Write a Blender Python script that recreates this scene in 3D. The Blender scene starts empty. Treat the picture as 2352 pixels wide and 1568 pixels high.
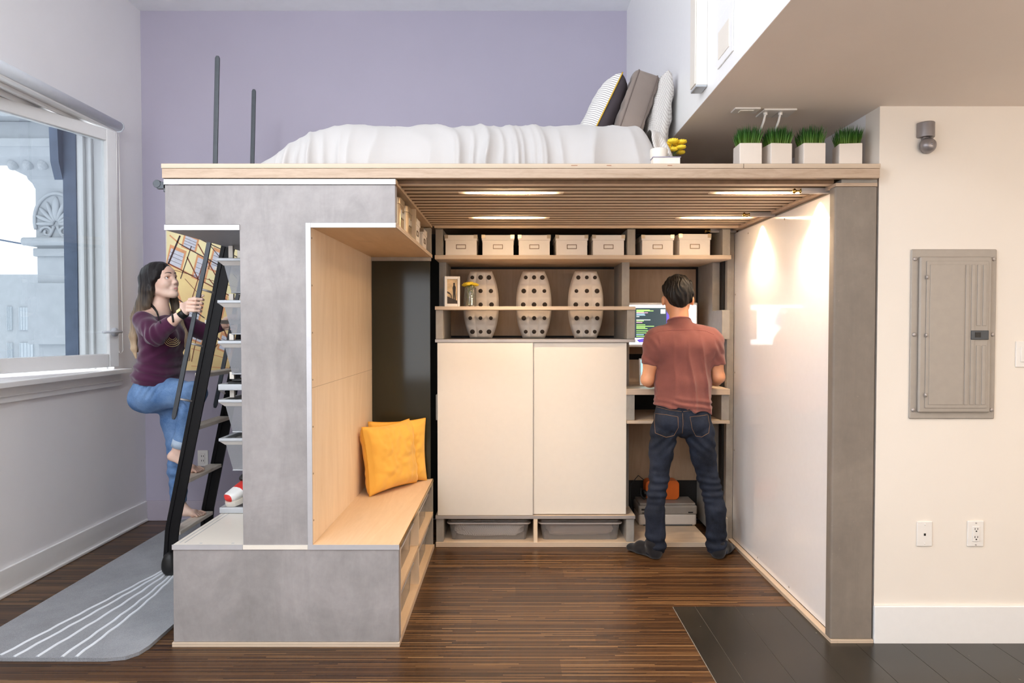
import bpy, math, random
import numpy as np
from mathutils import Vector, Matrix, Euler
SC = bpy.context.scene
COL = SC.collection
PI = math.pi
WL = {}
random.seed(7)

# ---------------------------------------------------------------- camera geometry (used to turn survey measurements into metres)
FOC = 1568.0
TH = math.atan(36 / FOC)
CAMZ = 1.40
def at(px, py, Y):
    u = (px - 1176) / FOC; v = -(py - 784) / FOC
    c, s = math.cos(TH), math.sin(TH)
    d = (u, c + v * s, -s + v * c); t = Y / d[1]
    return Vector((d[0] * t, Y, CAMZ + d[2] * t))

# ---------------------------------------------------------------- object helpers
def tag(o, label=None, cat=None, group=None, kind=None):
    if label: o['label'] = label
    if cat: o['category'] = cat
    if group: o['group'] = group
    if kind: o['kind'] = kind
    return o

def thing(name, label, cat, loc=(0, 0, 0), group=None):
    o = bpy.data.objects.new(name, None); COL.objects.link(o)
    o.location = loc; o.empty_display_size = 0.05
    WL[o.name] = Vector(loc)
    return tag(o, label, cat, group)

def kids(o):
    return [c for c in bpy.data.objects if c.parent == o]

def copy_tree(o, parent=None, loc=None, rotz=None, label=None):
    c = o.copy(); COL.objects.link(c)
    if parent is not None: c.parent = parent
    if loc is not None: c.location = loc
    if rotz is not None: c.rotation_euler = (0, 0, rotz)
    if label: c['label'] = label
    for ch in kids(o): copy_tree(ch, c)
    WL[c.name] = Vector(c.location)
    return c

class MB:
    def __init__(s):
        s.v = []; s.f = []; s.m = []
    def add(s, vs, fs, mi=0):
        n = len(s.v); s.v += [tuple(v) for v in vs]
        for f in fs: s.f.append(tuple(i + n for i in f)); s.m.append(mi)
        return s
    def box(s, x0, x1, y0, y1, z0, z1, mi=0):
        vs = [(x, y, z) for z in (z0, z1) for y in (y0, y1) for x in (x0, x1)]
        return s.add(vs, [(0, 2, 3, 1), (4, 5, 7, 6), (0, 1, 5, 4), (2, 6, 7, 3), (0, 4, 6, 2), (1, 3, 7, 5)], mi)
    def obox(s, c, ax, ay, az, mi=0):
        c, ax, ay, az = map(Vector, (c, ax, ay, az))
        vs = [c + ax * i + ay * j + az * k for k in (-1, 1) for j in (-1, 1) for i in (-1, 1)]
        return s.add(vs, [(0, 2, 3, 1), (4, 5, 7, 6), (0, 1, 5, 4), (2, 6, 7, 3), (0, 4, 6, 2), (1, 3, 7, 5)], mi)
    def prism(s, poly, axis, a, b, mi=0):
        n = len(poly)
        A = sum(poly[i][0] * poly[(i + 1) % n][1] - poly[(i + 1) % n][0] * poly[i][1] for i in range(n))
        if A < 0: poly = poly[::-1]
        def P(p, t):
            return {'x': (t, p[0], p[1]), 'y': (p[0], t, p[1]), 'z': (p[0], p[1], t)}[axis]
        vs = [P(p, a) for p in poly] + [P(p, b) for p in poly]
        fs = [tuple(range(n))[::-1], tuple(range(n, 2 * n))] + [(i, (i + 1) % n, (i + 1) % n + n, i + n) for i in range(n)]
        if axis == 'y': fs = [f[::-1] for f in fs]
        return s.add(vs, fs, mi)
    def tube(s, path, r, n=10, caps=True, mi=0, closed=False):
        path = [Vector(p) for p in path]
        N = len(path)
        rs = r if isinstance(r, (list, tuple)) else [r] * N
        up = None; vs = []; fs = []
        for i, p in enumerate(path):
            if closed: t = path[(i + 1) % N] - path[i - 1]
            else: t = path[min(i + 1, N - 1)] - path[max(i - 1, 0)]
            t.normalize()
            if up is None:
                up = Vector((0, 0, 1)) if abs(t.z) < .9 else Vector((1, 0, 0))
            u = t.cross(up).normalized(); up = u.cross(t).normalized()
            for k in range(n):
                a = 2 * PI * k / n
                vs.append(p + (u * math.cos(a) + up * math.sin(a)) * rs[i])
        rng = range(N if closed else N - 1)
        for i in rng:
            j = (i + 1) % N
            for k in range(n):
                k2 = (k + 1) % n
                fs.append((i * n + k, i * n + k2, j * n + k2, j * n + k))
        if caps and not closed:
            fs.append(tuple(range(n))[::-1]); fs.append(tuple(range((N - 1) * n, N * n)))
        fs = [f[::-1] for f in fs]
        return s.add(vs, fs, mi)
    def cyl(s, a, b, r, n=16, mi=0, r2=None):
        return s.tube([a, b], [r, r if r2 is None else r2], n, True, mi)
    def lathe(s, prof, c=(0, 0, 0), n=24, mi=0, axis='z'):
        vs = []; fs = []
        for (r, z) in prof:
            for k in range(n):
                a = 2 * PI * k / n
                p = (r * math.cos(a), r * math.sin(a), z)
                if axis == 'y': p = (p[0], p[2], p[1])
                if axis == 'x': p = (p[2], p[0], p[1])
                vs.append((c[0] + p[0], c[1] + p[1], c[2] + p[2]))
        for i in range(len(prof) - 1):
            for k in range(n):
                k2 = (k + 1) % n
                fs.append((i * n + k, i * n + k2, (i + 1) * n + k2, (i + 1) * n + k))
        if axis == 'y': fs = [f[::-1] for f in fs]
        return s.add(vs, fs, mi)
    def ball(s, c, r, n=14, m=10, mi=0, rot=None):
        if not isinstance(r, (tuple, list)): r = (r, r, r)
        vs = []; fs = []
        R = rot.to_matrix() if rot is not None else None
        for i in range(m + 1):
            t = PI * i / m
            for k in range(n):
                a = 2 * PI * k / n
                p = Vector((r[0] * math.sin(t) * math.cos(a), r[1] * math.sin(t) * math.sin(a), r[2] * math.cos(t)))
                if R is not None: p = R @ p
                vs.append(p + Vector(c))
        for i in range(m):
            for k in range(n):
                k2 = (k + 1) % n
                fs.append((i * n + k, (i + 1) * n + k, (i + 1) * n + k2, i * n + k2))
        return s.add(vs, fs, mi)
    def build(s, name, mats, parent=None, bevel=0, smooth=False, sub=0, local=False, seg=2, solid=0):
        if not isinstance(mats, (list, tuple)): mats = [mats]
        if parent is not None:
            org = Vector((0, 0, 0)) if local else WL[parent.name]
        else:
            a = np.array(s.v); lo = a.min(0); hi = a.max(0)
            org = Vector((float((lo[0] + hi[0]) / 2), float((lo[1] + hi[1]) / 2), float(lo[2])))
        me = bpy.data.meshes.new(name)
        me.from_pydata([(v[0] - org.x, v[1] - org.y, v[2] - org.z) for v in s.v], [], s.f)
        for m in mats: me.materials.append(m)
        me.polygons.foreach_set('material_index', s.m)
        if smooth: me.polygons.foreach_set('use_smooth', [True] * len(s.f))
        me.update()
        return link(name, me, parent, org, bevel, smooth, sub, seg, solid)

def link(name, me, parent=None, org=None, bevel=0, smooth=False, sub=0, seg=2, solid=0):
    o = bpy.data.objects.new(name, me); COL.objects.link(o)
    if parent is not None:
        o.parent = parent; WL[o.name] = org if org is not None else WL[parent.name]
    else:
        o.location = org; WL[o.name] = Vector(org)
    if solid:
        d = o.modifiers.new('s', 'SOLIDIFY'); d.thickness = solid; d.offset = 0
    if bevel:
        b = o.modifiers.new('b', 'BEVEL'); b.width = bevel; b.segments = seg; b.limit_method = 'ANGLE'; b.angle_limit = math.radians(35)
        me.polygons.foreach_set('use_smooth', [True] * len(me.polygons))
        w = o.modifiers.new('w', 'WEIGHTED_NORMAL'); w.keep_sharp = True
    if sub:
        b = o.modifiers.new('u', 'SUBSURF'); b.levels = sub; b.render_levels = sub
    return o

def structure(name, mb, m, **k):
    return tag(mb.build(name, m, **k), kind='structure')

# ---------------------------------------------------------------- materials
def S(c):
    if isinstance(c, str): c = tuple(int(c[i:i + 2], 16) / 255 for i in (0, 2, 4))
    return tuple((x / 12.92 if x <= .04045 else ((x + .055) / 1.055) ** 2.4) for x in c) + (1,)

class NT:
    def __init__(s, name):
        s.m = bpy.data.materials.new(name); s.m.use_nodes = True
        s.t = s.m.node_tree; s.n = s.t.nodes; s.l = s.t.links
        s.b = s.n['Principled BSDF']; s.out = s.n['Material Output']
        s._co = None
    def new(s, ty, **k):
        n = s.n.new(ty)
        for a, v in k.items(): setattr(n, a, v)
        return n
    def put(s, sock, v):
        if v is None: return
        if hasattr(v, 'is_linked'): s.l.new(v, sock)
        else: sock.default_value = v
    def co(s):
        if s._co is None: s._co = s.new('ShaderNodeTexCoord').outputs['Object']
        return s._co
    def mapping(s, scale=(1, 1, 1), rot=(0, 0, 0), loc=(0, 0, 0), src=None):
        n = s.new('ShaderNodeMapping')
        s.l.new(src or s.co(), n.inputs['Vector'])
        n.inputs['Scale'].default_value = scale; n.inputs['Rotation'].default_value = rot; n.inputs['Location'].default_value = loc
        return n.outputs[0]
    def noise(s, scale, vec=None, detail=4, rough=.55, dist=0):
        n = s.new('ShaderNodeTexNoise'); s.l.new(vec or s.co(), n.inputs['Vector'])
        n.inputs['Scale'].default_value = scale; n.inputs['Detail'].default_value = detail
        n.inputs['Roughness'].default_value = rough; n.inputs['Distortion'].default_value = dist
        return n.outputs['Fac']
    def ramp(s, fac, stops):
        n = s.new('ShaderNodeValToRGB'); s.l.new(fac, n.inputs[0])
        e = n.color_ramp.elements
        while len(e) < len(stops): e.new(.5)
        for i, (p, c) in enumerate(stops):
            e[i].position = p; e[i].color = c if len(c) == 4 else tuple(c) + (1,)
        return n.outputs[0]
    def math(s, op, a, b=None, c=None, clamp=False):
        n = s.new('ShaderNodeMath', operation=op, use_clamp=clamp)
        s.put(n.inputs[0], a); s.put(n.inputs[1], b)
        if c is not None: s.put(n.inputs[2], c)
        return n.outputs[0]
    def mix(s, f, a, b, mode='MIX'):
        n = s.new('ShaderNodeMix', data_type='RGBA', blend_type=mode)
        s.put(n.inputs[0], f); s.put(n.inputs[6], a); s.put(n.inputs[7], b)
        return n.outputs[2]
    def bump(s, h, strength=.3, dist=.01):
        n = s.new('ShaderNodeBump'); s.l.new(h, n.inputs['Height'])
        n.inputs['Strength'].default_value = strength; n.inputs['Distance'].default_value = dist
        s.l.new(n.outputs[0], s.b.inputs['Normal'])
    def xyz(s, src=None):
        n = s.new('ShaderNodeSeparateXYZ'); s.l.new(src or s.co(), n.inputs[0]); return n.outputs
    def set(s, color=None, rough=None, metal=None, spec=None, coat=None, sheen=None, sub=None):
        for k, v in (('Base Color', color), ('Roughness', rough), ('Metallic', metal), ('Specular IOR Level', spec), ('Coat Weight', coat), ('Sheen Weight', sheen), ('Subsurface Weight', sub)):
            s.put(s.b.inputs[k], v)
        return s.m

def plain(name, c, rough=.5, metal=0, var=.06, scale=30, bump=0, bscale=200, spec=.5, coat=None):
    """one colour with a little natural variation"""
    t = NT(name); c = S(c)
    f = t.noise(scale)
    lo = tuple(x * (1 - var) for x in c[:3]) + (1,); hi = tuple(min(1, x * (1 + var)) for x in c[:3]) + (1,)
    col = t.ramp(f, [(.3, lo), (.7, hi)])
    if bump: t.bump(t.noise(bscale, detail=2), bump, .002)
    return t.set(col, rough, metal, spec, coat)

def glow(name, c, k):
    t = NT(name); t.set(S(c), .4)
    t.b.inputs['Emission Color'].default_value = S(c); t.b.inputs['Emission Strength'].default_value = k
    return t.m

def thin_glass(name, tint=(1, 1, 1), gl=.06, rough=0.0, extra=0, extra_col='ffffff'):
    """thin clear sheet: see-through with a mirror coat, optionally milky"""
    t = NT(name)
    tr = t.new('ShaderNodeBsdfTransparent'); tr.inputs[0].default_value = tint + (1,)
    gs = t.new('ShaderNodeBsdfGlossy'); gs.inputs['Roughness'].default_value = rough
    fr = t.new('ShaderNodeFresnel'); fr.inputs[0].default_value = 1.45
    k = t.math('ADD', t.math('MULTIPLY', fr.outputs[0], .8), gl, clamp=True)
    mx = t.new('ShaderNodeMixShader'); t.l.new(k, mx.inputs[0]); t.l.new(tr.outputs[0], mx.inputs[1]); t.l.new(gs.outputs[0], mx.inputs[2])
    o = mx.outputs[0]
    if extra:
        df = t.new('ShaderNodeBsdfDiffuse'); df.inputs[0].default_value = S(extra_col)
        m2 = t.new('ShaderNodeMixShader'); m2.inputs[0].default_value = extra
        t.l.new(o, m2.inputs[1]); t.l.new(df.outputs[0], m2.inputs[2]); o = m2.outputs[0]
    t.l.new(o, t.out.inputs['Surface'])
    return t.m

def concrete(name, c='9b9794', amt=1.0):
    t = NT(name); c = S(c)
    big = t.noise(2.2, detail=6, rough=.65, dist=.6)
    fine = t.noise(26, detail=5, rough=.6)
    streak = t.noise(7, t.mapping((1, 1, .25)), 5, .7, 1.2)
    f = t.math('ADD', t.math('MULTIPLY', big, .55), t.math('ADD', t.math('MULTIPLY', fine, .15), t.math('MULTIPLY', streak, .3)))
    col = t.ramp(f, [(.36, tuple(x * (1 - .28 * amt) for x in c[:3])), (.5, c), (.64, tuple(min(1, x * (1 + .30 * amt)) for x in c[:3]))])
    spot = t.ramp(t.noise(60, detail=2), [(.70, (0, 0, 0)), (.78, (1, 1, 1))])
    col = t.mix(t.math('MULTIPLY', spot, .25), col, tuple(min(1, x * 1.5) for x in c[:3]) + (1,))
    t.bump(fine, .12, .003)
    return t.set(col, .55, 0, .35)

def ply(name, c='d9b48a', grain='z', sc=1.0, rough=.5, dark=.80):
    t = NT(name); c = S(c)
    st = {'x': (1.2, 9, 9), 'y': (9, 1.2, 9), 'z': (9, 9, 1.2)}[grain]
    v = t.mapping(tuple(q * sc for q in st))
    f = t.noise(1.6, v, 5, .6, 1.4)
    g = t.noise(14, v, 3, .6)
    f = t.math('ADD', t.math('MULTIPLY', f, .75), t.math('MULTIPLY', g, .25))
    col = t.ramp(f, [(.3, tuple(x * dark * (1, .96, .9)[i] for i, x in enumerate(c[:3]))), (.55, c), (.75, tuple(min(1, x * 1.1) for x in c[:3]))])
    kn = t.ramp(t.noise(3.1, t.mapping((1, 1, 1)), 1), [(.76, (0, 0, 0)), (.80, (1, 1, 1))])
    col = t.mix(t.math('MULTIPLY', kn, .12), col, tuple(x * .45 for x in c[:3]) + (1,))
    t.bump(g, .05, .002)
    return t.set(col, rough, 0, .3)

def ply_edge(name, c='dcb994', axis='z', layers=5, h=.02):
    """laminated edge: fine parallel plies"""
    t = NT(name); c = S(c)
    q = t.xyz()[{'x': 0, 'y': 1, 'z': 2}[axis]]
    w = t.math('SINE', t.math('MULTIPLY', q, 2 * PI * layers / h))
    col = t.ramp(t.math('ADD', t.math('MULTIPLY', w, .5), .5), [(.3, c), (.75, tuple(x * .78 for x in c[:3]))])
    n = t.noise(9, t.mapping((1, 1, 6)), 4)
    col = t.mix(t.math('MULTIPLY', n, .3), col, tuple(min(1, x * 1.15) for x in c[:3]) + (1,))
    return t.set(col, .5, 0, .3)

def fabric(name, c, rough=.85, weave=500, var=.12, bump=.25, big=6, sheen=.2):
    t = NT(name); c = S(c)
    a = t.noise(big, detail=4); b = t.noise(weave, detail=2)
    f = t.math('ADD', t.math('MULTIPLY', a, .6), t.math('MULTIPLY', b, .4))
    col = t.ramp(f, [(.3, tuple(x * (1 - var) for x in c[:3])), (.7, tuple(min(1, x * (1 + var)) for x in c[:3]))])
    t.bump(b, bump, .002)
    return t.set(col, rough, 0, .25, sheen=sheen)

Mt = {}
def mats():
    m = Mt
    m['wall'] = plain('painted wall', 'ebe9ea', .8, var=.012, scale=3, bump=.05, bscale=120)
    m['wallwarm'] = plain('warm white wall', 'e8e0d6', .8, var=.012, scale=3, bump=.05, bscale=120)
    m['purple'] = plain('lavender wall paint', 'b1abbb', .8, var=.02, scale=2, bump=.05, bscale=120)
    m['ceil'] = plain('ceiling paint', 'f6f8fa', .8, var=.02, scale=8, bump=.25, bscale=35)
    m['soffit'] = plain('soffit paint', 'ece1d7', .8, var=.015, scale=3, bump=.08, bscale=90)
    m['trim'] = plain('white trim gloss', 'ecebea', .35, var=.01)
    m['trimp'] = plain('lavender trim', 'b3aab6', .45, var=.01)
    m['conc'] = concrete('cast concrete', '979291', .85)
    m['concd'] = concrete('brown grey concrete', '847a70', .6)
    m['concm'] = concrete('grey concrete rib', '9a948c', .8)
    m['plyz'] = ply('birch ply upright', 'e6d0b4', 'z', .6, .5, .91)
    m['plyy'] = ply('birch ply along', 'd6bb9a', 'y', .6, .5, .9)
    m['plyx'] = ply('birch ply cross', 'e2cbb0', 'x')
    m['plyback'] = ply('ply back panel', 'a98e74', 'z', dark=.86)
    m['oak'] = ply('oak fascia', 'bba48f', 'x', 2.2)
    m['oakdark'] = ply('slat oak', 'b98d62', 'x', 2.0)
    m['edgez'] = ply_edge('ply edge', 'cdb9a3', 'z', 2, .02)
    m['edgey'] = ply_edge('ply edge upright', 'dcbb96', 'y', 3, .02)
    m['white'] = plain('white laminate', 'e4dcd0', .35, var=.01)
    m['board'] = plain('white gloss board', 'f3f0f0', .07, var=.01, spec=.6)
    m['alu'] = plain('brushed aluminium', 'b3aca8', .5, .6, var=.05, scale=8)
    m['alupale'] = plain('pale satin trim', 'bdbbbd', .35, .25, var=.03)
    m['steel'] = plain('blackened steel', '0e0d0f', .5, 0, var=.2, scale=9, spec=.25)
    m['slate'] = plain('dark grey steel', '474b50', .4, .3, var=.08)
    m['brass'] = plain('brass', 'c8a45a', .25, 1, var=.05)
    m['black'] = plain('black', '141313', .5, var=.1)
    m['blackgap'] = plain('gap shade black', '1a1512', .7)
    m['dglass'] = NT('dark mirror glass').set(S('302f24'), .09, 0, .3)
    m['silver'] = plain('grey plastic', 'b9bcc0', .4, .3, var=.02)
    m['whiteplastic'] = plain('white plastic', 'e8e4df', .4, var=.01)
    m['steelgrey'] = plain('grey powder coat', 'a39b92', .5, .1, var=.03)
    m['boxwhite'] = plain('white card', 'e9e2da', .55, var=.015)
    m['ceramic'] = plain('white ceramic', 'ded3c6', .6, var=.03, scale=10)
    m['dark'] = plain('dark hole', '3a2e24', .8)
    m['yellow'] = fabric('yellow cotton', 'eab24c', .8, 700, .05, .12)
    m['sheet'] = fabric('white cotton', 'bab6b4', .9, 600, .02, .1)
    m['glass'] = thin_glass('window glass', (.60, .62, .63), gl=.01)
    m['clear'] = thin_glass('clear plastic', (.97, .96, .95), .03, .15, .17, 'e8e0da')
    m['jar'] = thin_glass('jar glass', (.95, .97, .95), .04, .02, .10, 'e8e4da')
    m['tin'] = plain('tin', 'bfb09a', .3, .8, var=.04)
    m['white_out'] = plain('white stone', 'a8acb0', .8, var=.05, scale=8, bump=.15, bscale=30)
    m['winblue'] = plain('weathered blue paint', '5f6b80', .7, var=.12, scale=14)
    m['rug'] = None
mats()
m = Mt

# floor: narrow dark strips with pale streaks
def floor_mat():
    t = NT('zebra strip floor')
    c = t.xyz(t.new('ShaderNodeNewGeometry').outputs['Position'])
    row = t.math('FLOOR', t.math('DIVIDE', c[1], .0065))
    def wn(*a):
        cb = t.new('ShaderNodeCombineXYZ')
        for i, q in enumerate(a): t.put(cb.inputs[i], q)
        w = t.new('ShaderNodeTexWhiteNoise', noise_dimensions='3D'); t.l.new(cb.outputs[0], w.inputs[0]); return w.outputs['Value']
    off = wn(row, 3.3, 0.0)
    seg = t.math('FLOOR', t.math('ADD', t.math('DIVIDE', c[0], .75), t.math('MULTIPLY', off, 7)))
    r1 = wn(row, seg, 1.0)
    prow = t.math('FLOOR', t.math('DIVIDE', c[1], .135))
    poff = wn(prow, 9.1, 0.0)
    pseg = t.math('FLOOR', t.math('ADD', t.math('DIVIDE', c[0], 1.2), t.math('MULTIPLY', poff, 5)))
    r2 = wn(prow, pseg, 2.0)
    gr = t.noise(3, t.mapping((2, 260, 1)), 3)
    f = t.math('ADD', t.math('MULTIPLY', r1, .75), t.math('ADD', t.math('MULTIPLY', gr, .25), t.math('MULTIPLY', t.math('SUBTRACT', r2, .5), .16)))
    col = t.ramp(f, [(.10, S('2b1b10')), (.50, S('472f1c')), (.76, S('5e4126')), (.90, S('80603e')), (1.0, S('9c7b54'))])
    t.bump(r1, .02, .001)
    return t.set(col, .34, 0, .4)
m['floor'] = floor_mat()

def tile_mat():
    t = NT('charcoal plank tile')
    n = t.noise(2.5, detail=5)
    col = t.ramp(n, [(.3, S('24211c')), (.7, S('322e28'))])
    sp = t.ramp(t.noise(38, detail=1), [(.78, (0, 0, 0)), (.80, (1, 1, 1))])
    col = t.mix(t.math('MULTIPLY', sp, .25), col, S('b8b0a2'))
    return t.set(col, .27, 0, .5)
m['tile'] = tile_mat()
m['grout'] = plain('pale grout', 'a8a196', .7)

def rug_mat():
    t = NT('grey wool pile')
    a = t.noise(3, detail=5, rough=.7); b = t.noise(350, detail=2)
    f = t.math('ADD', t.math('MULTIPLY', a, .5), t.math('MULTIPLY', b, .5))
    col = t.ramp(f, [(.3, S('727479')), (.7, S('a6a9ae'))])
    t.bump(b, .6, .004)
    return t.set(col, .95, 0, .1, sheen=.3)
m['rug'] = rug_mat()
m['rugline'] = fabric('white wool line', 'e6ebf0', .9, 300, .06, .5)

def mesh_mat():
    """woven wire mesh: fine grid of wire with open holes"""
    t = NT('wire mesh')
    c = t.xyz()
    k = 2 * PI / .0062
    q = t.math('ADD', c[0], c[1])
    g = t.math('MAXIMUM', t.math('ABSOLUTE', t.math('SINE', t.math('MULTIPLY', t.math('ADD', q, c[2]), k / 2))), t.math('ABSOLUTE', t.math('SINE', t.math('MULTIPLY', t.math('SUBTRACT', q, c[2]), k / 2))))
    a = t.math('GREATER_THAN', g, .83)
    t.set(S('b2b5bb'), .4, .3)
    t.l.new(a, t.b.inputs['Alpha'])
    return t.m
m['mesh'] = mesh_mat()

def stripe_mat():
    t = NT('striped cotton')
    c = t.xyz()
    w = t.math('SINE', t.math('MULTIPLY', c[1], 2 * PI / .0105))
    col = t.ramp(t.math('ADD', t.math('MULTIPLY', w, .5), .5), [(.72, S('e9e6e0')), (.84, S('8a8488'))])
    t.bump(t.noise(600), .15, .002)
    return t.set(col, .9, 0, .2)
m['stripe'] = stripe_mat()

def woven_mat(name, a='e6e2dd', b='a39a96', s=.018):
    t = NT(name)
    c = t.xyz()
    k = 2 * PI / s
    q = t.math('ADD', c[0], c[1])
    z = t.math('ADD', c[2], t.math('MULTIPLY', c[1], .35))
    w = t.math('MULTIPLY', t.math('SINE', t.math('ADD', t.math('MULTIPLY', q, k), t.math('MULTIPLY', t.math('SINE', t.math('MULTIPLY', z, k)), 1.3))), t.math('COSINE', t.math('MULTIPLY', z, k)))
    f = t.math('ADD', t.math('MULTIPLY', w, .5), .5)
    col = t.ramp(f, [(.30, S(b)), (.55, S(a))])
    t.bump(f, .4, .004)
    return t.set(col, .9, 0, .2)
m['woven'] = woven_mat('woven cotton', 'dfdbd6', 'aea5a1', .0115)
m['pilgrey'] = fabric('taupe linen', '84776f', .85, 500, .07, .2)
m['taupe'] = fabric('taupe blanket', '9b8a80', .9, 400, .08, .2)
m['grasspot'] = None
def grass_mat():
    t = NT('wheatgrass')
    z = t.xyz()[2]
    f = t.math('MULTIPLY', z, 6.2, clamp=True)
    n = t.noise(90, detail=1)
    col = t.ramp(f, [(.55, S('8fa24a')), (.85, S('4b7a2a')), (1, S('24521d'))])
    col = t.mix(t.math('MULTIPLY', n, .5), col, S('3a6a22'))
    return t.set(col, .55, 0, .3)
m['grass'] = grass_mat()
m['petal'] = plain('yellow petals', 'f6d53a', .6, var=.12, scale=60)
m['stem'] = plain('green stem', '4d6b2a', .6, var=.2)
m['soil'] = plain('soil', '3a2a1c', .9)
# ================================================================ the room
LW = -2.64; BW = 4.90; CEI = 3.635; SOF = 2.352; PX = 0.815; RWY = 2.985
b = MB(); b.box(-3.0, 4.2, -1.9, 5.1, -.12, 0); structure('floor', b, m['floor'])
# plank tiles on the kitchen side
b = MB(); b.box(.80, 4.2, -1.9, 3.365, 0, .003, 0)
xs = [.80 + .0] + [.91 + .2 * k for k in range(17)]
for i, x in enumerate(xs):
    x1 = xs[i + 1] if i + 1 < len(xs) else 4.19
    if x1 > 4.19: break
    yy = -1.89
    off = (i * .37) % 1.2
    ys = [-1.89] + [y for y in [off - 3.0 + 2.4 * k for k in range(4)] if -1.8 < y < 2.6] + [3.363]
    for j in range(len(ys) - 1):
        b.box(x + .001, x1 - .001, ys[j] + .0006, ys[j + 1] - .0006, .003, .0052, 1)
structure('floor_tiles', b, [m['grout'], m['tile']])
b = MB(); b.box(-3.0, PX + .12, -1.9, 5.1, CEI, CEI + .15); structure('ceiling', b, m['ceil'])
b = MB(); b.box(PX + .001, 4.2, -1.9, 5.1, SOF, SOF + .2); structure('ceiling_soffit', b, m['soffit'])
b = MB(); b.box(-3.0, PX + .5, BW, BW + .2, 0, CEI + .1); b.box(PX + .5, 1.7, BW, BW + .2, 0, SOF + .1)
structure('wall_back', b, m['purple'])
b = MB(); b.box(PX, PX + .12, -1.9, BW, SOF + .001, CEI); structure('wall_partition', b, m['trim'])
b = MB(); b.box(1.597, 4.2, RWY, RWY + .12, 0, SOF); structure('wall_right', b, m['wallwarm'])
b = MB(); b.box(1.597, 1.70, RWY + .12, BW, 0, SOF); structure('wall_nook', b, m['wall'])
b = MB(); b.box(4.1, 4.2, -1.9, RWY, 0, SOF); structure('wall_side', b, m['wallwarm'])
b = MB(); b.box(-2.96, -2.6, -2.0, -1.9, 0, SOF); b.box(-1.1, 4.2, -2.0, -1.9, 0, SOF); b.box(-2.6, -1.1, -2.0, -1.9, 0, .6); b.box(-2.6, -1.1, -2.0, -1.9, 2.1, SOF); b.box(-2.96, PX, -2.0, -1.9, 3.42, CEI); structure('wall_rear', b, m['wall'])  # unseen wall; its openings are shaped to steer daylight fill from behind
# left wall with window openings
WY0, WY1, WZ0, WZ1 = 3.42, 4.535, 1.115, 2.69
VY0, VY1, VZ0, VZ1 = -1.5, 1.7, .95, 3.4
b = MB()
x0, x1 = LW - .32, LW
b.box(x0, x1, -1.9, VY0, 0, CEI); b.box(x0, x1, VY1, WY0, 0, CEI); b.box(x0, x1, WY1, BW + .1, 0, CEI)
b.box(x0, x1, WY0, WY1, 0, WZ0); b.box(x0, x1, WY0, WY1, WZ1, CEI)
b.box(x0, x1, VY0, VY1, 0, VZ0); b.box(x0, x1, VY0, VY1, VZ1, CEI)
structure('wall_left', b, m['wall'])
# baseboards
def baseboard(name, boxes, mat, h=.142, **k):
    bb = MB()
    for q in boxes: bb.box(*q)
    return structure(name, bb, mat, bevel=.004)
baseboard('baseboard_left', [(LW, LW + .016, -1.9, BW - .016, 0, .142), (LW + .016, LW + .03, -1.9, BW - .03, 0, .018)], m['trim'])
baseboard('baseboard_back', [(LW + .002, -1.6, BW - .016, BW, 0, .142), (LW + .016, -1.6, BW - .03, BW - .016, 0, .016)], m['trimp'])
baseboard('baseboard_right', [(1.592, 4.1, RWY - .016, RWY, 0, .169)], m['trim'])

m['blind'] = plain('pale grey satin', 'cfd3d9', .35, 0, var=.02)
# ---- window_1: deep reveal, fixed frame, casement swung inward
w = bpy.data.objects.new('window_1', None); COL.objects.link(w); WL[w.name] = Vector((LW, WY1, WZ0)); w.location = WL[w.name]; w['kind'] = 'structure'
b = MB()
for (a, c) in ((WY1 - .012, WY1), (WY0, WY0 + .012)): b.box(LW - .23, LW + .002, a, c, WZ0, WZ1)
b.box(LW - .23, LW + .002, WY0, WY1, WZ1 - .012, WZ1)
for k, xx in enumerate((LW - .19, LW - .14, LW - .06)):
    b.box(xx, xx + .018, WY1 - .035 + k * .006, WY1 - .012, WZ0, WZ1 - .012)
    b.box(xx, xx + .018, WY0, WY1, WZ1 - .05 + k * .008, WZ1 - .012)
b.build('frame', m['trim'], w, bevel=.002)
b = MB(); b.box(LW - .315, LW - .23, WY1 - .02, WY1, WZ0, WZ1)
b.prism([(WY1 - .02, 2.36), (WY1 - .02, 2.69), (WY1 - .07, 2.69), (WY1 - .06, 2.47)], 'x', LW - .37, LW - .315)
b.build('outer_casing', m['winblue'], w)
H1 = Vector((-2.585, 4.455, 0)); dv = Vector((-.33, -.944, 0)).normalized(); nv = Vector((dv.y, -dv.x, 0))   # from handle edge to hinge edge
SW = .98; SZ0, SZ1 = 1.135, 2.655; T = .028
def sash_bar(bb, u0, u1, z0, z1, t=T):
    c = H1 + dv * ((u0 + u1) / 2) + Vector((0, 0, (z0 + z1) / 2))
    bb.obox(c, dv * ((u1 - u0) / 2), nv * t, (0, 0, (z1 - z0) / 2))
b = MB()
sash_bar(b, 0, .072, SZ0, SZ1); sash_bar(b, SW - .072, SW, SZ0, SZ1); sash_bar(b, .072, SW - .072, SZ0, SZ0 + .085); sash_bar(b, .072, SW - .072, SZ1 - .075, SZ1)
sash = b.build('sash', m['trim'], w, bevel=.006)
b = MB(); sash_bar(b, .07, SW - .07, SZ0 + .08, SZ1 - .07, .004); b.build('glass', m['glass'], sash)
b = MB()
hc = H1 + dv * .036 + Vector((0, 0, 1.36)); fwd = -nv if (-nv).x > 0 else nv
b.tube([hc + fwd * .027, hc + fwd * .037], .028, 20); b.tube([hc + fwd * .03, hc + fwd * .075], .009, 10)
b.tube([hc + fwd * .072 - dv * .018, hc + fwd * .075 + dv * .12], .0085, 10)
b.build('handle', m['blind'], sash, smooth=True)
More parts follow.
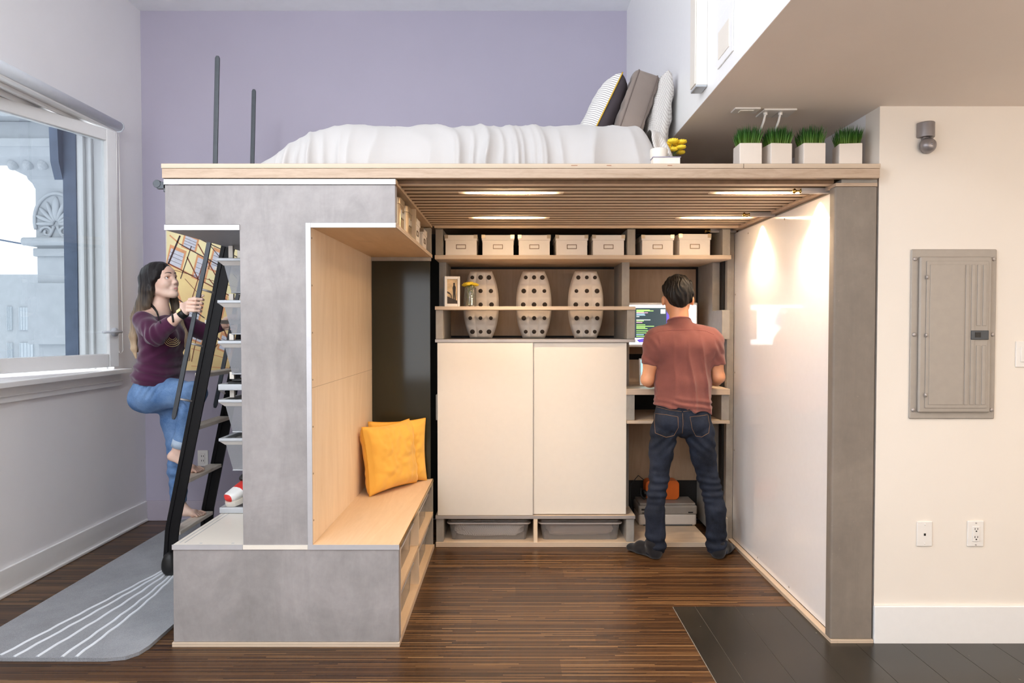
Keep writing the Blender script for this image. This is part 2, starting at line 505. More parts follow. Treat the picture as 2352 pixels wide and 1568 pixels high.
b = MB(); b.box(LW - .02, LW + .07, 3.2, 4.615, 1.083, 1.113); b.box(LW, LW + .02, 3.2, 4.58, 1.0, 1.083); b.box(LW + .02, LW + .028, 3.2, 4.585, 1.03, 1.04)
structure('trim_1', b, m['trim'], bevel=.004)
b = MB()
for (y, ya) in ((VY0, VY0 + .07), (VY1 - .07, VY1), (.07, .14)): b.box(LW - .2, LW - .12, y, ya, VZ0, VZ1)
b.box(LW - .2, LW - .12, VY0, VY1, VZ0, VZ0 + .07); b.box(LW - .2, LW - .12, VY0, VY1, VZ1 - .07, VZ1)
structure('window_2', b, m['trim'])

# roller blind over the window
t = thing('roller_blind', 'rolled-up silver roller blind above the open casement window', 'blind', (-2.60, 4.0, 2.68))
b = MB(); b.cyl((-2.595, 3.1, 2.712), (-2.595, 4.53, 2.712), .033, 24); b.build('roller', m['blind'], t, smooth=True)
b = MB(); b.box(-2.638, -2.60, 3.1, 4.52, 2.668, 2.685); b.build('bottom_bar', m['trim'], t, bevel=.003)
b = MB(); b.cyl((-2.595, 4.53, 2.712), (-2.595, 4.545, 2.712), .036, 24); b.box(-2.64, -2.60, 4.53, 4.545, 2.68, 2.745); b.build('end_cap', m['blind'], t, bevel=.002)
b = MB()
pts = [(-2.61, 4.538, 2.70), (-2.612, 4.53, 2.0), (-2.612, 4.535, 1.24)] + [(-2.612, 4.557 + .024 * math.sin(a), 1.24 - .024 * math.cos(a - PI / 2) * 0 - .022 * math.cos(a)) for a in np.linspace(-PI / 2, PI / 2, 9)] + [(-2.612, 4.58, 1.3), (-2.61, 4.57, 2.0), (-2.605, 4.552, 2.70)]
b.tube(pts, .0028, 6); b.build('pull_chain', m['whiteplastic'], t, smooth=True)

# ---- outside: carved pilaster and building across the street
t = thing('carved_pilaster', 'white carved stone pilaster with palmette outside the window', 'pilaster', (-5.65, 8.6, 0))
b = MB(); b.box(-5.90, -5.38, 8.5, 9.1, 0, 2.46); b.box(-5.99, -5.3, 8.44, 9.1, 1.17, 1.93); b.box(-5.93, -5.35, 8.47, 9.1, 2.26, 2.36)
b.build('shaft', m['white_out'], t, bevel=.01)
b = MB(); b.box(-5.91, -5.37, 8.5, 9.1, 2.46, 3.12); b.build('necking', m['white_out'], t, bevel=.01)
b = MB(); b.tube([(-6.03, 8.45, 2.44), (-5.25, 8.45, 2.44)], .05, 12); b.box(-6.0, -5.28, 8.45, 9.1, 2.39, 2.49); b.build('moulding', m['white_out'], t, smooth=False)
b = MB(); c0 = Vector((-5.65, 8.49, 2.66))
for k in range(9):
    a = PI * (k + .5) / 9 * 1.12 - .19
    L = .34 if k == 4 else .25 + .05 * math.sin(a)
    d = Vector((math.cos(a), 0, math.sin(a)))
    b.ball(c0 + d * (L * .55), (L * .46, .035, .045 if k == 4 else .027), 14, 8, 0, Euler((0, -a, 0)))
arc = [(c0.x + .265 * math.cos(a), 8.49, c0.z + .05 + .33 * math.sin(a)) for a in np.linspace(-.35, PI + .35, 26)]
b.tube(arc, .022, 8)
for sx in (-1, 1):
    sp = [(c0.x + sx * (.11 + (.085 - .010 * k * .55) * math.cos(k * .6)), 8.485, c0.z - .10 + (.075 - .009 * k * .5) * math.sin(k * .6)) for k in range(13)]
    b.tube(sp, .016, 8)
    b.tube([(c0.x + sx * .02, 8.485, c0.z - .03), (c0.x + sx * .08, 8.485, c0.z - .16), (c0.x + sx * .25, 8.485, c0.z - .18)], .018, 8)
b.build('palmette', m['white_out'], t, smooth=True)
b = MB()
prof = [(0, 3.10), (.02, 3.16), (.05, 3.20), (.06, 3.24), (.16, 3.30), (.30, 3.42), (.34, 3.50), (.36, 3.52)]
for i in range(len(prof) - 1):
    e0, z0 = prof[i]; e1, z1 = prof[i + 1]
    vs = []
    for (e, z) in ((e0, z0), (e1, z1)):
        vs += [(-5.91 - e, 8.5 - e, z), (-5.37 + e, 8.5 - e, z), (-5.37 + e, 9.1, z), (-5.91 - e, 9.1, z)]
    b.add(vs, [(0, 1, 5, 4), (1, 2, 6, 5), (3, 0, 4, 7)])
for k in range(5):
    b.ball((-6.02 + k * .18, 8.31, 3.37), (.06, .07, .12), 12, 8, 0, Euler((-.75, 0, 0)))
b.build('capital', m['white_out'], t)
b = MB(); b.box(-8.4, -4.8, 8.12, 9.1, 3.52, 3.62); b.box(-8.4, -4.8, 8.2, 9.1, 3.62, 3.84); b.box(-8.4, -4.8, 8.0, 9.1, 3.84, 3.92); b.box(-8.4, -4.8, 8.2, 9.1, 3.92, 4.6)
b.build('entablature', m['white_out'], t, bevel=.01)
t = thing('building', 'pale building with shuttered windows across the street outside', 'building', (-12, 16.5, 0))
b = MB(); b.box(-17, -7.5, 16, 18, -2, 2.6); b.build('facade', m['white_out'], t)
pw = plain('pale blind', 'b9bfc4', .7)
for (x0_, x1_, z0_, z1_) in ((-11.82, -11.70, 1.3, 1.85), (-11.53, -11.28, 1.3, 1.83), (-11.82, -11.70, .45, 1.0), (-11.53, -11.22, .45, 1.0)):
    b = MB(); b.box(x0_, x1_, 15.97, 16.02, z0_, z1_)
    for q in range(4): b.box(x0_ + (x1_ - x0_) * q / 4 + .01, x0_ + (x1_ - x0_) * q / 4 + .02, 15.955, 15.99, z0_, z1_)
    b.build('window', pw, t)
b = MB(); p0, p1 = at(-20, 547, 9.5), at(110, 567, 9.0); b.tube([p0, (p0 + p1) / 2 - Vector((0, 0, .01)), p1], .012, 6)
tag(b.build('overhead_cable', m['winblue']), 'thin grey cable strung in front of the sky outside the window', 'cable')

# ---- right wall fittings
def screw(bb, x, y, z, r=.006, mi=0): bb.lathe([(0, -.004), (r * .7, -.0035), (r, -.001), (r, .002)], (x, y, z), 12, mi, 'y')
t = thing('electrical_panel', 'grey metal breaker panel flush in the warm white wall', 'electrical panel', (1.92, RWY - .01, .99))
b = MB(); b.box(1.737, 2.109, RWY - .010, RWY, .993, 1.733); b.build('cover', m['steelgrey'], t, bevel=.006)
b = MB(); b.box(1.766, 2.080, RWY - .026, RWY - .010, 1.022, 1.700); b.build('raised_frame', m['steelgrey'], t, bevel=.009)
b = MB(); b.box(1.792, 2.060, RWY - .0305, RWY - .026, 1.043, 1.680); b.box(1.806, 1.955, RWY - .033, RWY - .03, 1.058, 1.664)
for k in range(4):
    xx = 1.957 + k * .025
    if k < 2: b.box(xx + .003, xx + .019, RWY - .0335, RWY - .03, 1.058, 1.664)
    else:
        b.box(xx + .003, xx + .019, RWY - .0335, RWY - .03, 1.058, 1.315); b.box(xx + .003, xx + .019, RWY - .0335, RWY - .03, 1.40, 1.664)
dr = b.build('door', m['steelgrey'], t, bevel=.003)
b = MB(); b.box(1.985, 2.060, RWY - .037, RWY - .030, 1.340, 1.380); la = b.build('latch', m['slate'], dr, bevel=.002)
b = MB(); b.box(2.0, 2.024, RWY - .0385, RWY - .036, 1.350, 1.372); b.build('latch_button', m['black'], dr)
for z in (1.61, 1.36, 1.10):
    b = MB(); b.cyl((1.792, RWY - .033, z - .008), (1.792, RWY - .033, z + .008), .005, 10); b.build('hinge', m['alu'], t, smooth=True)
for (x, z) in ((1.752, 1.690), (2.094, 1.690), (1.752, 1.362), (2.094, 1.362), (1.752, 1.033), (2.094, 1.033)):
    b = MB(); screw(b, x, RWY - .012, z, .009); b.build('screw', m['alu'], t, smooth=True)
t = thing('door_chime', 'small grey wall bell with round gong above the breaker panel', 'bell', (1.792, RWY, 2.17))
gm = plain('grey bell paint', '8f8a8b', .35, .5, var=.03)
b = MB(); b.prism([(1.757 + .035 + .037 * math.cos(a) * (1 if 1 else 1), RWY - .0 - .045 * max(0, math.sin(a))) for a in np.linspace(0, PI, 14)], 'z', 2.213, 2.278); b.build('housing', gm, t, bevel=.004)
b = MB(); b.box(1.776, 1.80, RWY - .02, RWY, 2.17, 2.215); b.build('bracket', gm, t, bevel=.002)
b = MB(); b.lathe([(0, -.05), (.012, -.049), (.024, -.043), (.032, -.03), (.035, -.014), (.033, -.012), (.0, -.014)], (1.795, RWY, 2.178), 24, 0, 'y'); screw(b, 1.795, RWY - .049, 2.178, .005)
b.build('gong', gm, t, smooth=True)
def plate(root_label, x, z, w, h, face, cat='wall plate', nm='cover_plate'):
    t = thing(nm, root_label, cat, (x, RWY, z - h / 2))
    b = MB(); b.box(x - w / 2, x + w / 2, RWY - .007, RWY, z - h / 2, z + h / 2); b.build('plate', m['whiteplastic'], t, bevel=.004)
    face(t, x, z); return t
def f_jack(t, x, z):
    b = MB(); b.box(x - .004, x + .004, RWY - .0085, RWY - .006, z - .007, z + .003); b.build('jack', m['black'], t)
    for dz in (-.042, .042):
        b = MB(); screw(b, x, RWY - .008, z + dz, .003); b.build('screw', m['whiteplastic'], t)
def f_outlet(t, x, z):
    b = MB(); b.box(x - .016, x + .016, RWY - .0105, RWY - .006, z - .034, z + .034); r = b.build('receptacle', m['whiteplastic'], t, bevel=.002)
    for dz in (-.017, .019):
        b = MB()
        for dx in (-.006, .006): b.box(x + dx - .0012, x + dx + .0012, RWY - .0112, RWY - .009, z + dz, z + dz + .008)
        b.box(x - .003, x + .003, RWY - .0112, RWY - .009, z + dz - .009, z + dz - .004); b.build('slots', m['black'], r)
    for dz in (-.048, .048):
        b = MB(); screw(b, x, RWY - .008, z + dz, .003); b.build('screw', m['alu'], t)
plate('white wall plate with a single small jack beside the power outlet', 1.813, .486, .068, .110, f_jack)
plate('white double power outlet low on the warm white wall', 2.037, .487, .072, .114, f_outlet, 'outlet', 'power_outlet')
def f_switch(t, x, z):
    b = MB(); b.box(x - .017, x + .017, RWY - .0115, RWY - .006, z - .034, z + .034); b.build('rocker', m['whiteplastic'], t, bevel=.003)
plate('white rocker light switch at the picture edge beside the breaker panel', 2.236, 1.276, .072, .114, f_switch, 'light switch', 'light_switch')
# outlet on the lavender wall behind the ladder
t = thing('power_outlet', 'white power outlet on the lavender wall behind the ladder', 'outlet', (-2.226, BW, .39))
b = MB(); b.box(-2.264, -2.188, BW - .007, BW, .39, .505); b.build('plate', m['whiteplastic'], t, bevel=.004)
b = MB(); b.box(-2.243, -2.209, BW - .011, BW - .006, .412, .483); r = b.build('receptacle', m['whiteplastic'], t, bevel=.002)
for z in (.425, .458):
    b = MB(); b.box(-2.235, -2.232, BW - .0125, BW - .010, z, z + .012); b.box(-2.22, -2.217, BW - .0125, BW - .010, z, z + .012); b.build('slots', m['black'], r)

# ---- partition wall fittings
t = thing('wall_lamp', 'long white vertical strip lamp on the upper white wall', 'lamp', (.79, 2.87, 2.40))
b = MB(); b.box(PX - .046, PX, 2.872, 2.955, 2.405, 3.4); b.build('housing', m['whiteplastic'], t, bevel=.003)
b = MB(); b.box(PX - .052, PX - .046, 2.876, 2.951, 2.41, 3.4); b.build('diffuser', m['white'], t, bevel=.002)
b = MB(); b.box(PX - .048, PX - .002, 2.870, 2.957, 2.396, 2.405); b.build('end_cap', m['silver'], t, bevel=.002)
t = thing('access_panel', 'flush white square access panel on the upper white wall', 'wall panel', (PX, 2.63, 2.40))
b = MB(); b.box(PX - .006, PX, 2.53, 2.72, 2.41, 2.60); b.build('frame', m['trim'], t, bevel=.003)
b = MB(); b.box(PX - .0085, PX - .006, 2.567, 2.70, 2.44, 2.545); b.build('door', m['white'], t, bevel=.001)
# soffit plates and cables
def soffit_plate(label, x0, x1, y0, y1, cat, nm):
    t = thing(nm, label, cat, ((x0 + x1) / 2, (y0 + y1) / 2, SOF - .008))
    b = MB(); b.box(x0, x1, y0, y1, SOF - .008, SOF); b.build('plate', m['whiteplastic'], t, bevel=.003); return t
t = soffit_plate('white outlet plate set in the low soffit above the first grass pot', .972, 1.085, 2.995, 3.062, 'outlet', 'power_outlet')
b = MB(); b.box(1.0, 1.06, 3.012, 3.045, SOF - .011, SOF - .007); b.build('receptacle', m['white'], t, bevel=.001)
t = soffit_plate('wide white cable plate on the soffit above the second grass pot', 1.105, 1.25, 3.012, 3.12, 'wall plate', 'cover_plate')
b = MB(); b.box(1.1765, 1.1785, 3.014, 3.118, SOF - .0085, SOF - .0078); b.build('seam', m['silver'], t)
for i, (x, lab) in enumerate(((1.122, 'white cable hanging from the soffit plate, the one nearer the bed'), (1.188, 'white cable hanging from the soffit plate, the one nearer the wall'))):
    b = MB(); b.cyl((x, 3.045, SOF - .02), (x, 3.045, SOF - .0085), .009, 12)
    b.tube([(x, 3.045, SOF - .015), (x - .005, 3.05, SOF - .045), (x - .004, 3.11, SOF - .085), (x + .003, 3.20, 2.19), (x + .01, 3.27, 2.104), (x + .03, 3.40, 2.099)], .005, 8)
    tag(b.build('cable', m['whiteplastic'], smooth=True), lab, 'cable', 'cables hanging from the soffit')
# ================================================================ loft, bench, shelving
F = 2.95
# ---- concrete bench unit
t = thing('bench_unit', 'grey cast concrete storage bench unit with plywood seating nook under the loft', 'bench', (-.99, 3.6, 0))
P = [(-1.478, .020), (-.492, .020), (-.492, .427), (-.887, .427), (-.885, 1.842), (-.502, 1.842), (-.502, 2.006), (-1.494, 2.006), (-1.494, 1.835), (-1.174, 1.835), (-1.170, .427), (-1.476, .427)]
b = MB(); b.prism(P, 'y', F, F + .045); b.build('end_panel', m['conc'], t, bevel=.003)
P2 = [(-1.478, .020), (-.497, .020), (-.497, .427), (-.887, .427), (-.885, 1.842), (-.502, 1.842), (-.502, 2.006), (-1.494, 2.006), (-1.494, 1.835), (-1.174, 1.835), (-1.170, .427), (-1.476, .427)]
b = MB(); b.prism(P2, 'y', 4.238, 4.283); b.build('end_panel', m['concm'], t, bevel=.003)
b = MB(); b.box(-1.482, -.490, F - .006, 4.285, 0, .020); b.build('base_board', m['edgez'], t, bevel=.001)
b = MB(); b.box(-.868, -.492, F - .004, 4.238, .430, .4475); b.build('seat', m['plyy'], t, bevel=.0015)
b = MB(); b.box(-.887, -.490, F - .0055, F - .003, .4275, .449); b.build('seat_edging', m['alupale'], t)
b = MB(); b.box(-.4925, -.4895, F - .004, 4.238, .429, .448); b.build('side_edging', m['brass'], t, bevel=.0005)
b = MB(); b.box(-.886, -.868, F + .001, 4.238, .430, 1.826)
for z in np.arange(.55, 1.80, .205): b.lathe([(0, -.0015), (.004, -.001), (.004, .001)], (-.868, F + .018, float(z)), 8, 1, 'x')
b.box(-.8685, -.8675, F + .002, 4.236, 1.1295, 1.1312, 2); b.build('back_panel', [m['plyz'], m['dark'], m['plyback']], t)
b = MB(); b.box(-.888, -.866, F - .005, F + .001, .448, 1.8425); b.box(-.866, -.5, F - .005, F + .001, 1.822, 1.8425); b.box(-1.496, -1.172, F - .005, F + .001, 1.811, 1.8345)
b.box(-1.496, -.5, F - .005, F + .001, 2.0065, 2.030); b.build('edge_trim', m['alupale'], t, bevel=.001)
b = MB(); b.box(-.868, -.5, F + .001, 4.238, 1.824, 1.843); b.build('nook_ceiling', m['plyy'], t)
b = MB(); b.box(-.503, -.498, F + .001, 4.283, 1.8235, 1.8435); b.build('shelf_edging', m['edgez'], t)
b = MB(); b.box(-.87, -.498, F + .001, 4.283, 2.010, 2.030); b.build('top_board', m['plyy'], t)
b = MB(); b.box(-.86, -.503, 3.582, 3.598, 1.843, 2.010); b.build('divider', m['plyz'], t)
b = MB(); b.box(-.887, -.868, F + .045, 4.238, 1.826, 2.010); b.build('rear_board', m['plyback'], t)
b = MB(); b.box(-.866, -.506, 4.224, 4.233, .452, 1.800); b.build('dark_glass', m['dglass'], t, bevel=.001)
b = MB(); b.box(-.868, -.50, 4.220, 4.238, 1.800, 1.823); b.build('glass_rail', m['concm'], t)
# under-seat cubbies
b = MB(); b.box(-.86, -.490, F + .045, 4.238, .020, .034); b.build('cubby_floor', m['plyy'], t)
b = MB(); b.box(-.86, -.493, F + .045, 4.238, .222, .240); b.build('cubby_shelf', m['plyy'], t)
b = MB(); b.box(-.86, -.493, 3.580, 3.597, .034, .430); b.build('cubby_divider', m['plyz'], t)
b = MB(); b.box(-.88, -.862, F + .045, 4.238, .02, .430); b.build('cubby_back', m['plyback'], t)
b = MB(); b.box(-.4965, -.4915, F + .041, F + .05, .034, .43); b.build('corner_strip', m['plyz'], t)
# closet side
b = MB(); b.box(-1.478, -.888, F - .004, 4.238, .428, .447)
for xx in (-1.462, -1.44): b.box(xx, xx + .003, F + .03, 4.2, .4465, .4477, 1)
for (xx, yy) in ((-1.37, F + .02), (-1.23, F + .02)): b.box(xx, xx + .012, yy, yy + .006, .4465, .4477, 1)
b.build('closet_floor', [m['white'], m['silver']], t)
b = MB(); b.box(-1.478, -1.170, F - .0055, F - .003, .4275, .449); b.build('floor_edging', m['alupale'], t)
greyboard = plain('grey board', '9a9da6', .45, var=.03)
b = MB(); b.box(-1.494, -.888, F + .001, 4.238, 1.812, 1.835); b.build('closet_ceiling', greyboard, t)
b = MB(); b.box(-1.44, -.888, 3.96, 3.978, .447, 1.812); cp = b.build('closet_back', plain('dark grey board', '6f6c6c', .5), t)
b = MB(); b.prism([(-1.395 + .012 * math.cos(a), 1.66 + (.028 if math.sin(a) > 0 else -.028) + .012 * math.sin(a)) for a in np.linspace(0, 2 * PI, 16)[:-1]], 'y', 3.955, 3.962); b.build('hand_slot', m['black'], cp)

# ---- closet basket frame, baskets, contents
bz = [1.742, 1.530, 1.325, 1.027, .830]
t = thing('basket_frame', 'white upright frame carrying the wire baskets inside the concrete closet', 'frame', (-1.2, 3.66, .447))
for (z0, z1) in ((1.742, 1.811), (1.53, 1.566), (1.325, 1.362), (1.125, 1.165), (1.03, 1.085), (.447, .655)):
    for xx in (-1.452, -.935):
        for yy in ((3.505, 3.86) if z0 > .5 else (3.86,)):
            b = MB(); b.box(xx, xx + .022, yy, yy + .018, z0 + .002, z1 - .002); b.build('upright', m['white'], t)
BX0, BX1, BY0, BY1 = -1.487, -.915, 3.445, 3.915
def make_basket(label):
    t = thing('wire_basket', label, 'basket', ((BX0 + BX1) / 2, (BY0 + BY1) / 2, 0), 'wire baskets in the concrete closet')
    b = MB()
    for (x0, x1, y0, y1) in ((BX0, BX1, BY0, BY0 + .022), (BX0, BX1, BY1 - .022, BY1), (BX0, BX0 + .022, BY0 + .022, BY1 - .022), (BX1 - .022, BX1, BY0 + .022, BY1 - .022)):
        b.box(x0, x1, y0, y1, -.016, 0)
    b.build('rim', m['silver'], t, bevel=.003)
    b = MB()
    o, i = .006, .03
    for k in (0,):
        vs = []
        for (e, z) in ((.004, -.016), (.024, -.036), (.032, -.036), (.014, -.016)):
            vs += [(BX0 + e, BY0 + e, z), (BX1 - e, BY0 + e, z), (BX1 - e, BY1 - e, z), (BX0 + e, BY1 - e, z)]
        fs = []
        for q in range(4):
            for r in range(4):
                fs.append((q * 4 + r, q * 4 + (r + 1) % 4, ((q + 1) % 4) * 4 + (r + 1) % 4, ((q + 1) % 4) * 4 + r))
        b.add(vs, fs)
    b.build('runner', m['whiteplastic'], t)
    b = MB(); e0, e1, zb = .026, .052, -.172
    vs = []
    for (e, z) in ((e0, -.03), (e1, zb)): vs += [(BX0 + e, BY0 + e, z), (BX1 - e, BY0 + e, z), (BX1 - e, BY1 - e, z), (BX0 + e, BY1 - e, z)]
    b.add(vs, [(0, 1, 5, 4), (1, 2, 6, 5), (2, 3, 7, 6), (3, 0, 4, 7), (4, 5, 6, 7)])
    b.build('mesh_body', m['mesh'], t)
    b = MB(); y0, y1, x0, x1 = BY0 + e1, BY1 - e1, BX0 + e1, BX1 - e1
    b.tube([(x0, y0, zb), (x1, y0, zb), (x1, y1, zb), (x0, y1, zb)], .003, 6, closed=True)
    b.build('bottom_wire', m['silver'], t)
    return t
blabels = ['topmost wire mesh basket holding a rolled charcoal cloth', 'second wire basket from the top holding a tan folded cloth', 'third wire basket from the top, above the laptop tray',
           'wire mesh basket directly below the black laptop tray', 'lowest wire mesh basket, above the red and white sneaker']
bk = make_basket(blabels[0])
for i, z in enumerate(bz):
    o = bk if i == 0 else copy_tree(bk)
    o.location.z = z; o['label'] = blabels[i]
def blob(name, label, cat, c, r, mat, group=None, seed=0, amp=.18, sq=.6):
    """soft folded bundle"""
    b = MB(); n, k = 40, 24; vs = []; fs = []
    from mathutils import noise as nz
    for i in range(k + 1):
        a = PI * i / k - PI / 2
        for j in range(n):
            q = 2 * PI * j / n
            sp = lambda v: math.copysign(abs(v) ** sq, v)
            d = Vector((sp(math.cos(a)) * sp(math.cos(q)), sp(math.cos(a)) * sp(math.sin(q)), sp(math.sin(a))))
            f = 1 - amp + amp * nz.noise(d * 2.2 + Vector((seed, 0, 0))) + amp * .5 * nz.noise(d * 5 + Vector((0, seed, 0)))
            if d.z < 0: f = min(f, 1.0)
            vs.append(Vector(c) + Vector((d.x * r[0] * f, d.y * r[1] * f, d.z * r[2] * (f if d.z > 0 else 1 - amp))))
    for i in range(k):
        for j in range(n): fs.append((i * n + j, i * n + (j + 1) % n, (i + 1) * n + (j + 1) % n, (i + 1) * n + j))
    b.add(vs, fs)
    return tag(b.build(name, mat, smooth=True), label, cat, group)
fc = {k: fabric('cloth ' + k, k, .9, 300, .1, .3) for k in ('55565a', 'a89c92', '9a9ea4', 'b9b4b2', '8e9094')}
blob('rolled_cloth', 'charcoal rolled cloth inside the topmost wire basket', 'cloth', (-1.20, 3.68, 1.652), (.19, .15, .078), fc['55565a'], seed=1)
blob('folded_cloth', 'tan folded cloth inside the second wire basket from the top', 'cloth', (-1.20, 3.68, 1.432), (.215, .17, .072), fc['a89c92'], seed=2)
blob('folded_cloth', 'light grey folded cloth inside the third wire basket from the top', 'cloth', (-1.20, 3.68, 1.228), (.21, .17, .073), fc['9a9ea4'], seed=3)
blob('folded_cloth', 'pale grey cloth inside the wire basket below the laptop tray', 'cloth', (-1.20, 3.68, .930), (.20, .17, .073), fc['b9b4b2'], seed=4)
blob('folded_cloth', 'grey crumpled cloth inside the lowest wire basket', 'cloth', (-1.20, 3.68, .732), (.205, .17, .073), fc['8e9094'], seed=5)
def tray(label, z, h):
    t = thing('sliding_tray', label, 'tray', ((BX0 + BX1) / 2, (BY0 + BY1) / 2, z - h))
    b = MB(); b.box(BX0, BX1, BY0, BY0 + .02, z - h, z); b.box(BX0, BX1, BY1 - .02, BY1, z - h, z); b.box(BX0, BX0 + .02, BY0 + .02, BY1 - .02, z - h, z); b.box(BX1 - .02, BX1, BY0 + .02, BY1 - .02, z - h, z)
    b.build('rim', m['silver'], t, bevel=.004)
    b = MB(); b.box(BX0 + .01, BX1 - .01, BY0 + .01, BY1 - .01, z - h + .002, z - h + .008); b.build('tray_floor', m['silver'], t)
    return t
tray('shallow grey pull-out tray holding a black laptop, mid-height in the closet', 1.105, .032)
b = MB(); b.box(-1.44, -1.08, 3.50, 3.75, 1.0812, 1.128); tt = b
t = thing('laptop', 'closed black laptop lying on the shallow closet tray', 'laptop', (-1.26, 3.6, 1.081))
b = MB(); b.box(-1.455, -1.07, 3.49, 3.76, 1.0815, 1.115); b.build('base', m['black'], t, bevel=.004)
b = MB(); b.box(-1.43, -1.07, 3.475, 3.76, 1.116, 1.128); b.build('lid', m['black'], t, bevel=.004)
tray('lowest grey tray on the white closet floor under the sneaker', .478, .03)
# sneaker resting toe-down on the lowest tray
t = thing('sneaker', 'white sneaker with red patches on the lowest closet tray', 'shoe', (-1.30, 3.60, .457))
def shoe_sec(u):   # u from toe(0) to heel(1): half width, top height
    w = .047 * (math.sin(PI * min(1, u * 1.35 + .12)) ** .5 if u < .45 else 1.0 - .18 * (u - .45)); hgt = .048 + .065 * (max(0, u - .15) / .85) ** 1.1
    return w, hgt
red = plain('red leather', 'd2322c', .5); shoew = plain('white leather', 'ecebe8', .5, var=.02)
b = MB(); N = 18; K = 16; vs = []; fs = []; mi = []
for i in range(N + 1):
    u = i / N; w_, h_ = shoe_sec(u)
    e = math.sin(PI * min(max(u * 6, .02), .5)) * (1 if u < .93 else math.sqrt(max(.02, 1 - ((u - .93) / .075) ** 2)))
    for j in range(K):
        a = 2 * PI * j / K
        yy = math.copysign(abs(math.cos(a)) ** .7, math.cos(a)) * w_ * e
        zz = h_ / 2 + math.copysign(abs(math.sin(a)) ** .8, math.sin(a)) * h_ / 2 * e
        vs.append((u * .285, yy, zz + .02))
for i in range(N):
    for j in range(K):
        f = (i * K + j, (i + 1) * K + j, (i + 1) * K + (j + 1) % K, i * K + (j + 1) % K)
        b.f.append(f); uu = (i + .5) / N; top = j in (1, 2, 3, 4, 5, 6)
        b.m.append(1 if (uu < .055 or (.30 < uu < .62 and j in (2, 3, 4, 5, 6)) or uu > .9) else 0)
b.v = vs; b.f += [tuple(range(K)), tuple(range(N * K, N * K + K))[::-1]]; b.m += [1, 0]
R = Matrix.Translation((-1.462, 3.485, .468)) @ Matrix.Rotation(1.02, 4, 'Z') @ Matrix.Rotation(-.26, 4, 'Y')
b.v = [tuple(R @ Vector(v)) for v in b.v]; b.build('upper', [shoew, red], t, smooth=True)
b = MB(); vs = []
for (z) in (0, .026):
    for i in range(24):
        u = i / 23; w_, _ = shoe_sec(u); vs.append((u * .285, w_ * math.sqrt(max(0.02, math.sin(PI * min(max(u * 4, .03), .5)))), z))
    for i in range(23, -1, -1):
        u = i / 23; w_, _ = shoe_sec(u); vs.append((u * .285, -w_ * math.sqrt(max(0.02, math.sin(PI * min(max(u * 4, .03), .5)))), z))
n = 48; b.add([R @ Vector(v) for v in vs], [tuple(range(n))[::-1], tuple(range(n, 2 * n))] + [(i, (i + 1) % n, (i + 1) % n + n, i + n) for i in range(n)])
b.build('sole', m['white'], t)
b = MB(); b.ball((.165, 0, .106), (.062, .027, .022), 12, 8); b.v = [tuple(R @ Vector(v)) for v in b.v]; b.build('collar_opening', m['black'], t, smooth=True)

# ---- loft platform
t = thing('loft_platform', 'oak-fronted sleeping loft platform with slatted plywood underside', 'loft bed platform', (.04, 3.9, 2.03))
b = MB(); b.box(-1.499, 1.575, F - .012, F + .018, 2.0325, 2.0735); b.build('fascia', m['oak'], t, bevel=.0015)
b = MB(); b.box(-1.501, 1.577, F - .014, 4.895, 2.0745, 2.0935); b.build('deck', m['edgez'], t, bevel=.0008)
for (x0, x1) in ((.253, .28), (.405, .425), (.665, .685)):
    b = MB(); b.box(x0, x1, F - .0148, F - .012, 2.0835, 2.0862); b.build('edge_patch', plain('brown knot', '9a6a4c', .6), t)
b = MB(); b.box(.99, .9915, F - .0148, F - .012, 2.0748, 2.0932); b.build('edge_seam', m['dark'], t)
b = MB(); b.box(-1.497, -1.47, F + .018, 4.89, 2.033, 2.0735); b.build('side_board', m['oak'], t)
b = MB(); b.box(-.498, 1.42, F + .018, 4.25, 2.0655, 2.0735); b.build('soffit_board', plain('shade brown board', '4a3220', .7, var=.1), t)  # shade between the slats put into the board's brown
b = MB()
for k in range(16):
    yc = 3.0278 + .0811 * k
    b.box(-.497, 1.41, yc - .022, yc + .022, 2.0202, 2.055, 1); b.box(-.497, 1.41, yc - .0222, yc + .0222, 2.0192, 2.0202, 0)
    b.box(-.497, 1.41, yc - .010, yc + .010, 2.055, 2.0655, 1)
b.build('slat_ceiling', [ply('slat oak light', 'e2cbb0', 'x', 2.0), plain('shade brown slat side', '7d5f45', .7, var=.1)], t)  # slat sides coloured darker to carry the shade of the gaps
b = MB(); b.box(-.482, 1.42, 4.25, 4.285, 2.008, 2.0735); b.build('rear_beam', m['plyx'], t, bevel=.001)
b = MB(); b.box(-1.46, 1.57, 4.30, 4.88, 2.05, 2.0735); b.build('rear_board', m['plyback'], t)
def led_mat():
    t = NT('warm led'); g = t.new('ShaderNodeTexCoord').outputs['Generated']; x = t.xyz(g)[0]
    f = t.math('SUBTRACT', 1.0, t.math('POWER', t.math('ABSOLUTE', t.math('SUBTRACT', t.math('MULTIPLY', x, 2.0), 1.0)), 2.0), clamp=True)
    f = t.math('POWER', f, 3.0)
    t.set(S('ffe6c4'), .4); t.b.inputs['Emission Color'].default_value = S('ffd9a8'); t.l.new(t.math('MULTIPLY', f, 55), t.b.inputs['Emission Strength']); return t.m
led = led_mat()
